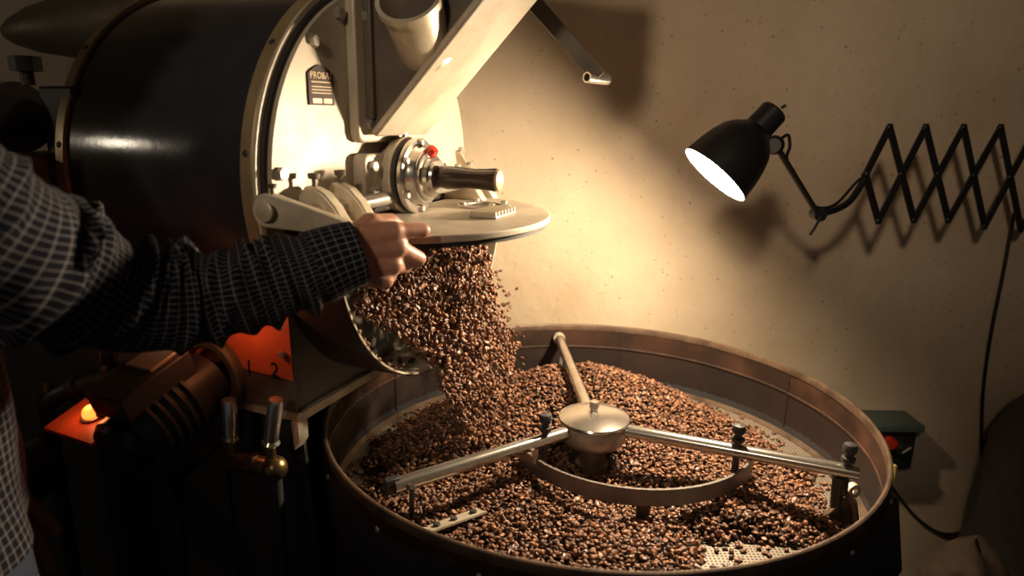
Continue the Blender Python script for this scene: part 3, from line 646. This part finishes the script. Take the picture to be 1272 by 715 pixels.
# loose single beans on the bare sieve
n3 = 2400; th = RNG.uniform(0, 2*math.pi, n3); r3 = RNG.uniform(.22, .434, n3); X3, Y3 = r3*np.cos(th), r3*np.sin(th)
k = heap(X3, Y3) <= .0035; k &= RNG.random(n3) < .65; X3, Y3 = X3[k], Y3[k]; z3 = np.full(X3.size, SIEVE+.0028)
k = (np.hypot(X2, Y2) < .436) & (z2 > SIEVE+.006); X2, Y2, z2 = X2[k], Y2[k], z2[k]
POS = np.stack([np.concatenate([X, X2, X3])+TX, np.concatenate([Y, Y2, Y3])+TY, np.concatenate([zz, z2, z3])], -1)
POS[:, 2] = np.maximum(POS[:, 2], SIEVE+.0026)
N = len(POS); ROT = np.concatenate([lying_rot(X.size, .5), lying_rot(X2.size, .45), lying_rot(X3.size, .08)]); SZ = BS*RNG.uniform(.88, 1.12, N)
# the single beans that show largest: nearest the lens, seen over the near rim, lying on top
t = (RZ-CAMZ)/(POS[:, 2]-CAMZ); hit = POS[:, :2]*t[:, None]
vis = np.hypot(hit[:, 0]-TX, hit[:, 1]-TY) < .437
px = proj(POS); vis &= (px[:, 1] < 706) & (px[:, 0] > 440) & (px[:, 0] < 1090)
vis &= (np.arange(N) >= X.size) | (POS[:, 2] > SIEVE+heap(POS[:, 0]-TX, POS[:, 1]-TY)-.0005)
ord_ = np.argsort(np.where(vis, (POS-CO)@CF, 9))[:300]
single = np.zeros(N, bool); single[ord_] = True
many('coffee_bean_heap', POS[~single], ROT[~single], SZ[~single], 'bean_many', 'heap of roasted brown coffee beans filling the round cooling tray', 'coffee beans')
bme = bpy.data.meshes.new('coffee_bean'); bme.from_pydata([tuple(map(float, q)) for q in BV*BS], [], [tuple(map(int, q)) for q in BF]); bme.polygons.foreach_set('use_smooth', [True]*len(bme.polygons)); bme.materials.append(MATS['bean'])
for i in ord_:
    o = bpy.data.objects.new('coffee_bean', bme); COL.objects.link(o)
    o.matrix_world = Matrix.Translation(Vector([float(q) for q in POS[i]])) @ (Matrix([tuple(map(float, q)) for q in ROT[i]])*float(SZ[i]/BS)).to_4x4()
    tag(o, 'single roasted coffee bean lying on top of the heap in the cooling tray', 'coffee bean', 'loose roasted coffee beans in the cooling tray')
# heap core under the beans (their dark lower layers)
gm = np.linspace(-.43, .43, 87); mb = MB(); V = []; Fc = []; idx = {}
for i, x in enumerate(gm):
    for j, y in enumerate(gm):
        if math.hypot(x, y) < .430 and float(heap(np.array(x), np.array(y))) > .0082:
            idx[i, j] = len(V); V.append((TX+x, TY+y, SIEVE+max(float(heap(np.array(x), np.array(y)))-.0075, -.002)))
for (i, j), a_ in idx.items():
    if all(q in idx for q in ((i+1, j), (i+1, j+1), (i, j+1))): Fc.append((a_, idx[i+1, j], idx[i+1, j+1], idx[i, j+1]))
o = obj('heap_core', mb.add(V, Fc), 'dark_fill'); tag(o, 'dark bean layers beneath the heap in the cooling tray', 'coffee beans', kind='stuff')
# the pouring stream
rows = [(300, 462, 606), (330, 440, 612), (360, 432, 616), (390, 442, 624), (420, 494, 632), (450, 533, 641), (480, 545, 648), (510, 562, 650), (535, 570, 645), (552, 578, 630)]
ry = [q[0] for q in rows]; cand = []
while len(cand) < 6000:
    y = RNG.uniform(302, 552); x0 = np.interp(y, ry, [q[1] for q in rows]); x1 = np.interp(y, ry, [q[2] for q in rows])
    u = RNG.beta(1.5, 1.35) if y < 450 else RNG.beta(1.7, 1.6); x = x0+(x1-x0)*u
    dens = 1.0 if y < 430 else 1-.45*(y-430)/122
    if RNG.random() > dens: continue
    f = (y-300)/250
    oo = .045+.085*f**.7+RNG.normal(0, .016+.008*f)
    if oo < .004: continue
    m_ = ato(x, y, oo); rad = math.hypot(m_[1]-TC[0], m_[2]-TC[1])
    if oo < .108 and rad > TRD-.006:
        oo = .110+abs(RNG.normal(0, .022)); m_ = ato(x, y, oo)
    if m_[2] > DZ-.022: continue
    P = W(*m_); hp = SIEVE+float(heap(np.array(P[0]-TX), np.array(P[1]-TY)))
    if P[2] < hp+.004 or P[2] < SIEVE+.004: continue
    if P[2] < RZ+.005 and math.hypot(P[0]-TX, P[1]-TY) > .432: continue
    cand.append(P)
for _ in range(70):                                   # stray beans flying wide
    y = RNG.uniform(330, 500); x = np.interp(y, ry, [q[2] for q in rows])+abs(RNG.normal(0, 9)); P = W(*ato(x, y, .09+.05*(y-300)/250))
    if math.hypot(P[0]-TX, P[1]-TY) < .43: cand.append(P)
for _ in range(260):                                  # sliding on the trough floor
    t = RNG.triangular(.02, .12, .56)*math.pi; oo = RNG.uniform(.014, .098)
    if t > .30*math.pi and RNG.random() < .55: continue
    cand.append(W(oo, TC[0]+(TRD-.0058)*math.cos(t), TC[1]-(TRD-.0058)*math.sin(t)))
cand = np.array(cand)
many('falling_coffee_beans', cand, rand_rot(len(cand)), BS*RNG.uniform(.88, 1.12, len(cand)), 'bean_many', 'dense stream of roasted beans pouring from the roaster into the tray', 'coffee beans')

# ================================================================== scissor wall lamp
def ysc(x): return 1.32+(x-1017)*.0010
def sc(x, y, dy=0.0): return aty(x, y, ysc(x)+dy)
wl = thing('wall_lamp', aty(1316, 220, 1.645), 'black scissor arm wall lamp, lit, with bell-shaped metal shade', 'lamp')
tail = aty(963, 137, 1.165); mouth = aty(887.5, 217.5, 1.153); sa = unit(mouth-tail); SL = np.linalg.norm(mouth-tail)
KS = SL/.170
def ks(P): return [(h*KS, r*KS) for h, r in P]
shd = obj('lamp_shade', MB().lathe(tail, sa, ks([(0, .024), (.004, .0275), (.048, .0285), (.054, .033), (.066, .047), (.082, .058), (.106, .0665), (.135, .0725), (.169, .0765), (.170, .0775), (.170, .0762), (.135, .0711), (.106, .0650), (.083, .0565), (.068, .0455), (.058, .032), (.058, .026), (.004, .022)]), 64, True), 'lamp_black', wl)
obj('shade_cap', MB().lathe(tail, sa, ks([(0, 0), (0, .0245), (.006, .0245), (.006, 0)]), 32), 'lamp_black', shd)
obj('shade_lining', MB().lathe(tail, sa, ks([(.1695, .0760), (.135, .0709), (.106, .0648), (.083, .0563), (.068, .0453), (.058, .0318), (.0581, .0), (.059, 0), (.069, .0445), (.084, .0555), (.107, .0640), (.136, .0701), (.1695, .0753)]), 64, True), 'lamp_white', shd)
obj('bulb', MB().sphere(tail+sa*(SL-.0145), .025, 24, 16), 'bulb', wl)
obj('bulb_socket', MB().cyl(tail+sa*(SL*.345), tail+sa*(SL-.040), .013, 16), 'lamp_white', wl)
obj('shade_switch', MB().cyl(tail-sa*.006+np.array([.012, 0, .004]), tail+np.array([.010, 0, .004]), .0025, 8), 'black_plastic', shd)
kn = aty(962, 180, 1.178); jt = sc(1016, 266)
obj('shade_joint', MB().sphere(kn, .0165, 16, 10), 'lamp_black', wl)
obj('joint_clamp', MB().cyl(kn+np.array([-.008, -.018, 0]), kn+np.array([.008, .018, -.004]), .012, 14), 'dark_metal', wl)
obj('shade_rod', MB().cyl(aty(967, 186, 1.178), jt, .0055, 14), 'dark_metal', wl)
obj('elbow_joint', MB().cyl(jt+np.array([0, -.014, 0]), jt+np.array([0, .014, 0]), .012, 18), 'lamp_black', wl)
obj('wing_nut', MB().tube([jt+np.array([0, -.016, 0]), aty(1012, 283, ysc(1012)-.016), aty(1006, 292, ysc(1006)-.012)], .0025, 8), 'dark_metal', wl)
obj('lamp_cord', MB().tube([aty(970, 172, 1.178), aty(979, 168, 1.182), aty(981, 182, 1.187), aty(978, 200, 1.20), aty(996, 232, 1.25), aty(1009, 253, 1.30), aty(1022, 258, 1.325), aty(1040, 252, 1.34), aty(1062, 228, 1.365), aty(1074, 218, 1.38)], .0028, 10, 6), 'black_plastic', wl)
RIVB = lmesh('pivot_rivet', MB().sphere((0, 0, 0), .0045, 10, 6, (1, 1, .6)), 'lamp_black')
def bar(pts, dy):
    for (x0, y0), (x1, y1) in zip(pts[:-1], pts[1:]):
        p, q = sc(x0, y0, dy), sc(x1, y1, dy); d_ = unit(q-p); n_ = unit(np.cross(d_, (0, 1, 0)))
        obj('scissor_bar', MB().box((p+q)/2, d_*(np.linalg.norm(q-p)/2+.006), n_*.0070, np.array([0, .0022, 0])), 'lamp_black', wl, bevel=.001)
for p_ in ([(1105, 158), (1135, 273)], [(1150, 158), (1178, 273)], [(1197, 158), (1223, 281)], [(1243, 158), (1268, 285)], [(1075, 217), (1091, 274)]): bar(p_, -.003)
for p_ in ([(1105, 158), (1075, 217)], [(1150, 158), (1091, 274)], [(1197, 158), (1135, 273)], [(1243, 158), (1178, 273)], [(1287, 160), (1223, 281)], [(1312, 215), (1268, 285)], [(1312, 215), (1287, 160)]): bar(p_, .003)
obj('curved_arm', MB().tube([sc(1077, 214, .003), sc(1068, 232, .003), sc(1055, 250, .003), sc(1038, 260, .003), jt], .0068, 12, 6), 'lamp_black', wl)
for x_, y_ in ((1105, 158), (1150, 158), (1197, 158), (1243, 158), (1091, 274), (1135, 273), (1178, 273), (1223, 281), (1120, 216), (1165, 216), (1210, 218), (1255, 220), (1077, 216)):
    put('pivot_rivet', RIVB, wl, sc(x_, y_, -.006), (0, -1, 0), scale=1.3)
wp = aty(1316, 220, 1.645)
obj('wall_plate', MB().wbox(wp[0]-.012, wp[0]+.02, 1.638, 1.650, wp[2]-.13, wp[2]+.13), 'lamp_black', wl, bevel=.002)
pc_ = obj('power_cable', MB().tube([aty(1262, 262, 1.630), aty(1258, 275, 1.638), aty(1246, 340, 1.642), aty(1230, 420, 1.642), aty(1221, 490, 1.642), aty(1219, 560, 1.642), aty(1219, 610, 1.642), aty(1213, 642, 1.642), aty(1195, 660, 1.642), aty(1170, 662, 1.642), aty(1145, 648, 1.642), aty(1122, 624, 1.642), aty(1104, 598, 1.635), aty(1095, 575, 1.620)], .0042, 10, 8), 'black_plastic')
tag(pc_, 'black cable hanging from the scissor lamp down the wall', 'cable')

# control box on the wall
b0 = aty(1076, 536, 1.560); b1 = aty(1133, 584, 1.560)
cb = thing('control_box', (b0[0]*.5+b1[0]*.5, 1.649, b1[2]), 'teal grey wall box with red button and black knob', 'control box')
obj('box_body', MB().wbox(b0[0], b1[0], 1.565, 1.650, b1[2], b0[2]), 'black_plastic', cb, bevel=.004)
obj('box_lid', MB().wbox(b0[0]-.01, b1[0]+.012, 1.555, 1.650, b0[2], b0[2]+.020), 'teal_paint', cb, bevel=.004)
q = aty(1104, 548, 1.565); obj('red_button', MB().cyl(q, q+np.array([0, -.014, 0]), .015, 20), 'red_plastic', cb)
q = aty(1119, 556, 1.565); kb = obj('knob', MB().lathe(q, (0, -1, 0), [(0, .019), (.010, .019), (.018, .016), (.020, 0)], 24), 'black_plastic', cb)
obj('knob_mark', MB().box(q+np.array([.003, -.0205, .004]), (.010, 0, .008), (.0012, 0, -.0015), (0, .0008, 0)), 'worn_metal', kb)

# sacks by the wall
def sack(name, cx, cy, z0, z1, rx, ry_, m, label, seed):
    rg = np.random.default_rng(seed); ph = rg.uniform(0, 6.28, 12); mb = MB(); V = []; Fc = []; n, mm = 48, 30
    for i in range(mm+1):
        t = i/mm; z = z0+(z1-z0)*t; k = (1-abs(2*t-1)**3.2)**.38 if 0 < t < 1 else .02
        if t > .8: k *= 1-.22*(t-.8)/.2
        for j in range(n):
            a_ = 2*math.pi*j/n
            wv = 1+.05*math.sin(3*a_+ph[0]+4*t)+.035*math.sin(5*a_+ph[1]-7*t)+.03*math.sin(2*a_+ph[2]+11*t)+.02*math.sin(9*a_+ph[3]+5*t)
            V.append((cx+rx*k*wv*math.cos(a_), cy+ry_*k*wv*math.sin(a_), z+.012*math.sin(2*a_+ph[4])*t))
    for i in range(mm):
        for j in range(n):
            l = (j+1) % n; Fc.append((i*n+j, i*n+l, (i+1)*n+l, (i+1)*n+j))
    Fc += [tuple(range(n-1, -1, -1)), tuple(mm*n+j for j in range(n))]
    return thing_sack(obj(name, mb.add(V, Fc), m, base=True, smooth=80), label)
def thing_sack(o, label): return tag(o, label, 'sack')
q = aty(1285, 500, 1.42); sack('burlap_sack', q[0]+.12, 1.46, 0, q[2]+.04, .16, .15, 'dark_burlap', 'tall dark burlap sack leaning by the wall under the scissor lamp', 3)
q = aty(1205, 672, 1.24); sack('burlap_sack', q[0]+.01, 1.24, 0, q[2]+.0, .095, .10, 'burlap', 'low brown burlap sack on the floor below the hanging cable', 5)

# ================================================================== the person at the door lever
FW = unit((.90, .43, 0)); RT = np.array([FW[1], -FW[0], 0]); PB = np.array([-.612, .572, 0])
pe_ = thing('person', PB, 'person in dark plaid shirt and jeans holding the roaster door open', 'person')
def pp(f, r, z): return PB+FW*f+RT*r+Z*z
# right arm: centre line and half heights read along the sleeve
arm_px = [(447, 313, .772, 37), (420, 322, .762, 41), (385, 336, .750, 46), (340, 350, .735, 52), (300, 361, .722, 56), (250, 370, .712, 62), (200, 375, .688, 68), (150, 371, .662, 74), (95, 350, .628, 84), (40, 324, .592, 95), (-15, 298, .555, 106)]
arm_c = [aty(a_, b_, c_) for a_, b_, c_, d_ in arm_px]; arm_r = [d_*((c-CO)@CF)/F_PX for c, (_, _, _, d_) in zip(arm_c, arm_px)]
SHR = pp(0, .185, 1.385)
arm_c += [(arm_c[-1]+SHR)/2+np.array([0, 0, .02]), SHR, pp(0, .10, 1.40)]; arm_r += [.076, .078, .070]
def loft(mb, P, u, v, ru, rv, n=48, disp=None, closed_ends=False, per=None):
    m = len(P); V = []; L = np.concatenate([[0], np.cumsum(np.linalg.norm(np.diff(P, axis=0), axis=1))])
    for i in range(m):
        for k in range(n):
            t = 2*math.pi*k/n; d_ = disp(L[i], t) if disp else 0
            V.append(P[i]+u[i]*math.cos(t)*(ru[i]+d_)+v[i]*math.sin(t)*(rv[i]+d_))
    Fc = []; UV = []; C = per or 2*math.pi*float(np.mean(ru))
    for i in range(m-1):
        for k in range(n):
            l = (k+1) % n; Fc.append((i*n+k, i*n+l, (i+1)*n+l, (i+1)*n+k))
            UV += [(L[i], C*k/n), (L[i], C*(k+1)/n), (L[i+1], C*(k+1)/n), (L[i+1], C*k/n)]
    mb.add(V, Fc); mb.uv = (mb.uv or [])+UV
    return mb
def carry(P, up0):
    T_ = np.gradient(P, axis=0); u = []; v = []
    for t in T_:
        t = unit(t); a_ = unit(np.asarray(up0)-t*(np.asarray(up0)@t)); u.append(a_); v.append(np.cross(t, a_))
    return u, v
rg = np.random.default_rng(11)
ridges = [(rg.uniform(.05, .40), rg.uniform(0, 6.28), rg.uniform(.006, .028), rg.uniform(.006, .014), rg.uniform(.0035, .008), rg.uniform(0, 6.28)) for _ in range(34)]
ridges += [(.285+.016*i, rg.uniform(0, 6.28), .014, .010, .006, 1.2+rg.normal(0, .5)) for i in range(5)]
def wrinkle(l, t):
    d_ = 0
    for c, ph, k, a_, w_, th in ridges: d_ += a_*math.exp(-((l-c-k*math.sin(t+ph))/w_)**2)*max(0, .35+.65*math.cos(t-th))
    fade = min(1, max(0, (l-.03)/.03))
    return (d_-.006)*fade
P = smooth_path(arm_c, 12); rad = np.interp(np.linspace(0, 1, len(P)), np.linspace(0, 1, len(arm_r)), arm_r)
u, v = carry(P, Z); sl0 = 8
shirt = MB()
loft(shirt, P[sl0:], u[sl0:], v[sl0:], rad[sl0:], rad[sl0:]*.86, 64, wrinkle, per=.47)
# torso
tz = [.93, .96, 1.02, 1.10, 1.20, 1.30, 1.36, 1.40, 1.43, 1.455]; td = [.128, .127, .124, .121, .122, .122, .112, .096, .075, .062]; tw = [.182, .180, .176, .176, .182, .192, .196, .170, .112, .070]
TP = np.array([pp(0, 0, z_) for z_ in tz]); zz_ = np.linspace(0, 1, 60)
TP2 = np.array([pp(0, 0, z_) for z_ in np.interp(zz_, np.linspace(0, 1, len(tz)), tz)]); td2 = np.interp(zz_, np.linspace(0, 1, len(tz)), td); tw2 = np.interp(zz_, np.linspace(0, 1, len(tz)), tw)
def twr(l, t): return .004*math.sin(9*t+14*l)+.005*math.sin(4*t-30*l)*max(0, 1-l/.25)
loft(shirt, TP2, [FW]*60, [RT]*60, td2, tw2, 96, twr, per=.98)
# left sleeve hanging at the side
la = smooth_path([pp(0, -.10, 1.40), pp(0, -.185, 1.385), pp(-.02, -.225, 1.25), pp(-.03, -.235, 1.12), pp(.0, -.235, 1.0), pp(.04, -.225, .89)], 10); lr = np.interp(np.linspace(0, 1, len(la)), [0, .2, .5, 1], [.07, .074, .06, .042])
lu, lv_ = carry(la, FW); loft(shirt, la, lu, lv_, lr, lr*.92, 32, wrinkle, per=.32)
so = obj('shirt', shirt, 'plaid', pe_, label='dark plaid shirt with thin white lines')
col_ = MB(); loft(col_, np.array([pp(-.004, 0, 1.432), pp(-.003, 0, 1.462), pp(-.002, 0, 1.478), pp(-.003, 0, 1.450)]), [FW]*4, [RT]*4, [.070, .062, .060, .078], [.078, .064, .060, .090], 48); obj('collar', col_, 'plaid', so)
cuff = MB(); loft(cuff, P[:22], u[:22], v[:22], rad[:22]+.0030, rad[:22]*.88+.0030, 48, per=.30)
loft(cuff, np.array([P[0]+(P[0]-P[1])*.02, P[0], P[1]]), [u[0]]*3, [v[0]]*3, [rad[0]-.004, rad[0]+.001, rad[0]+.0028], [rad[0]*.88-.004, rad[0]*.88+.001, rad[0]*.88+.0028], 48, per=.30)
obj('cuff', cuff, 'plaid', so)
# jeans
jn = MB(); jz = np.linspace(.80, 1.0, 12); loft(jn, np.array([pp(0, 0, z_) for z_ in jz]), [FW]*12, [RT]*12, np.linspace(.122, .115, 12), np.linspace(.178, .160, 12), 64)
for sg in (1, -1):
    lp_ = smooth_path([pp(.0, .088*sg, .90), pp(.012, .092*sg, .70), pp(.015, .095*sg, .50), pp(-.005, .097*sg, .28), pp(-.02, .10*sg, .03)], 10); lr = np.interp(np.linspace(0, 1, len(lp_)), [0, .25, .5, .75, 1], [.098, .088, .070, .065, .062])
    a_, b_ = carry(lp_, FW); loft(jn, lp_, a_, b_, lr, lr*.95, 32, lambda l, t: .003*math.sin(40*l+3*t))
jo = obj('jeans', jn, 'jeans', pe_, label='blue denim jeans')
for z_ in (.975,): obj('belt', MB().lathe(np.array([0, 0, 0]), Z, [(0, 0.001), (0, .001)], 8) if False else loft(MB(), np.array([pp(0, 0, .962), pp(0, 0, .992)]), [FW]*2, [RT]*2, [.121, .121], [.166, .166], 64), 'leather', pe_)
for sg in (1, -1):
    sh_ = smooth_path([pp(-.075, .10*sg, .045), pp(-.03, .10*sg, .05), pp(.05, .102*sg, .045), pp(.12, .108*sg, .035), pp(.175, .110*sg, .028)], 6)
    obj('shoe', MB().tube(sh_, [.030, .045, .043, .042, .020], 20), 'leather', pe_)
# body: one continuous skin, grown from tapered capsules by a voxel union
caps = []
def cap(p, q, r0, r1): caps.append((np.asarray(p, float), np.asarray(q, float), r0, r1))
wr = aty(426, 319, .770); kc = aty(485, 318, .798); e1 = unit(kc-wr); e2 = unit(Z*1.0+np.array([.05, .05, 0])-e1*((Z+np.array([.05, .05, 0]))@e1)); e3 = np.cross(e2, e1)
HK = np.linalg.norm(kc-wr)
def hp(a_, b_, c_): return wr+e1*a_+e2*b_+e3*c_
cap(arm_c[2], wr, .026, .025)
for i in range(2, 11): cap(arm_c[i+1], arm_c[i], .027 if i < 7 else .034, .026 if i < 7 else .032)
cap(SHR, arm_c[11], .045, .036)
kn_ = [(HK+.004, .030), (HK+.009, .0105), (HK+.004, -.0105), (HK-.006, -.0295)]; rk_ = [.0106, .0110, .0104, .0094]
ln = [(.040, .025, .019), (.042, .027, .019), (.038, .025, .019), (.030, .020, .017)]; bend = [(10, 70, 125), (26, 88, 140), (46, 112, 160), (62, 128, 168)]
for i, ((a_, b_), rr_, L3, B3) in enumerate(zip(kn_, rk_, ln, bend)):
    p = hp(a_, b_, .002); cap(hp(.004, b_*.55, .004), p, .0165, rr_+.0022)
    cap(hp(.02, b_*.7, .012), hp(a_-.006, b_*.96, .010), .015, .0125)
    fan = [(.0, -.13, -.16), (-.46, -.36, -.10), (-.22, -.10, 0), (-.10, -.05, 0)][i]
    for j in range(3):
        g_ = math.radians(B3[j]); dv = unit(e1*math.cos(g_)+e3*math.sin(g_)+e2*fan[j]); q = p+dv*L3[j]
        cap(p, q, rr_*(1-.07*j), rr_*(1-.07*(j+1))*(.97)); p = q
cap(hp(.008, .012, .010), hp(.040, .034, .024), .019, .0155); cap(hp(.040, .034, .024), hp(.068, .036, .036), .0140, .0115); cap(hp(.068, .036, .036), hp(.088, .026, .046), .0112, .0092)
cap(hp(.03, -.022, .010), hp(.055, -.024, .010), .018, .014)
# rest of the body under the clothes, head and left hand
cap(pp(0, 0, .98), pp(0, 0, 1.30), .095, .10); cap(pp(0, -.15, 1.38), pp(0, .15, 1.38), .05, .05); cap(pp(0, 0, 1.30), pp(.0, 0, 1.40), .10, .07); cap(pp(-.005, 0, 1.38), pp(.01, 0, 1.53), .053, .048)
for sg in (1, -1): cap(pp(0, .085*sg, .95), pp(.015, .095*sg, .50), .085, .055); cap(pp(.015, .095*sg, .50), pp(-.02, .10*sg, .06), .052, .035)
HD = pp(.035, 0, 1.612)
cap(HD+FW*-.02+Z*.02, HD+FW*.015+Z*.03, .088, .085); cap(HD+FW*.02, HD+FW*.035-Z*.075, .070, .040); cap(HD+FW*.095-Z*.002, HD+FW*.108-Z*.028, .008, .014); cap(HD+FW*.082-Z*.055-RT*.02, HD+FW*.082-Z*.055+RT*.02, .008, .008)
for sg in (1, -1): cap(HD+RT*.084*sg+Z*.012-FW*.01, HD+RT*.082*sg-Z*.022-FW*.004, .015, .010); cap(HD+FW*.078+RT*.034*sg+Z*.030, HD+FW*.086+RT*.02*sg+Z*.030, .012, .010)
lw = la[-1]; cap(lw+Z*.12, lw, .034, .026); cap(lw, lw-Z*.075+FW*.01, .026, .030)
for i in range(4): cap(lw-Z*.075+FW*(.035-.019*i), lw-Z*(.155-.006*abs(i-1.5))+FW*(.05-.019*i), .0115, .009)
cap(lw-Z*.03+FW*.025, lw-Z*.09+FW*.062, .014, .010)
cap(pp(0, -.185, 1.36), lw+Z*.12+np.array([0, 0, .12]), .048, .04); cap(lw+Z*.24, lw+Z*.12, .04, .034)
bmb = MB()
for p, q, r0, r1 in caps:
    h = max(np.linalg.norm(q-p), 1e-4); pr = [(-r0*math.cos(t), r0*math.sin(t)) for t in np.linspace(0.02, math.pi/2, 6)]+[(h+r1*math.sin(t), r1*math.cos(t)) for t in np.linspace(0, math.pi/2-.02, 6)]
    bmb.lathe(p, q-p if h > 1e-3 else Z, pr, 16)
V = np.array(bmb.v)-PB; me = bpy.data.meshes.new('tmp_body'); me.from_pydata([tuple(q) for q in V], [], bmb.f); finish(me, 0)
tmp = bpy.data.objects.new('tmp_body', me); COL.objects.link(tmp)
rm = tmp.modifiers.new('r', 'REMESH'); rm.mode = 'VOXEL'; rm.voxel_size = .0028
sm = tmp.modifiers.new('s', 'SMOOTH'); sm.iterations = 3; sm.factor = .5
bpy.context.view_layer.update(); bme2 = bpy.data.meshes.new_from_object(tmp.evaluated_get(bpy.context.evaluated_depsgraph_get())); bpy.data.objects.remove(tmp, do_unlink=True)
bme2.polygons.foreach_set('use_smooth', [True]*len(bme2.polygons)); bme2.materials.clear(); bme2.materials.append(MATS['skin']); bme2.name = 'body'
bo = bpy.data.objects.new('body', bme2); COL.objects.link(bo); bo.parent = pe_
obj('hair', MB().sphere(HD-FW*.020+Z*.045, .098, 32, 20, (1, .95, .88)).sphere(HD-FW*.040-Z*.005, .078, 24, 16), 'hair_dark', pe_)
for sg in (1, -1): obj('eye', MB().sphere(HD+FW*.086+RT*.032*sg+Z*.012, .010, 12, 8), 'lamp_white', pe_); obj('pupil', MB().sphere(HD+FW*.0935+RT*.032*sg+Z*.012, .0042, 10, 6), 'black_ink', pe_)
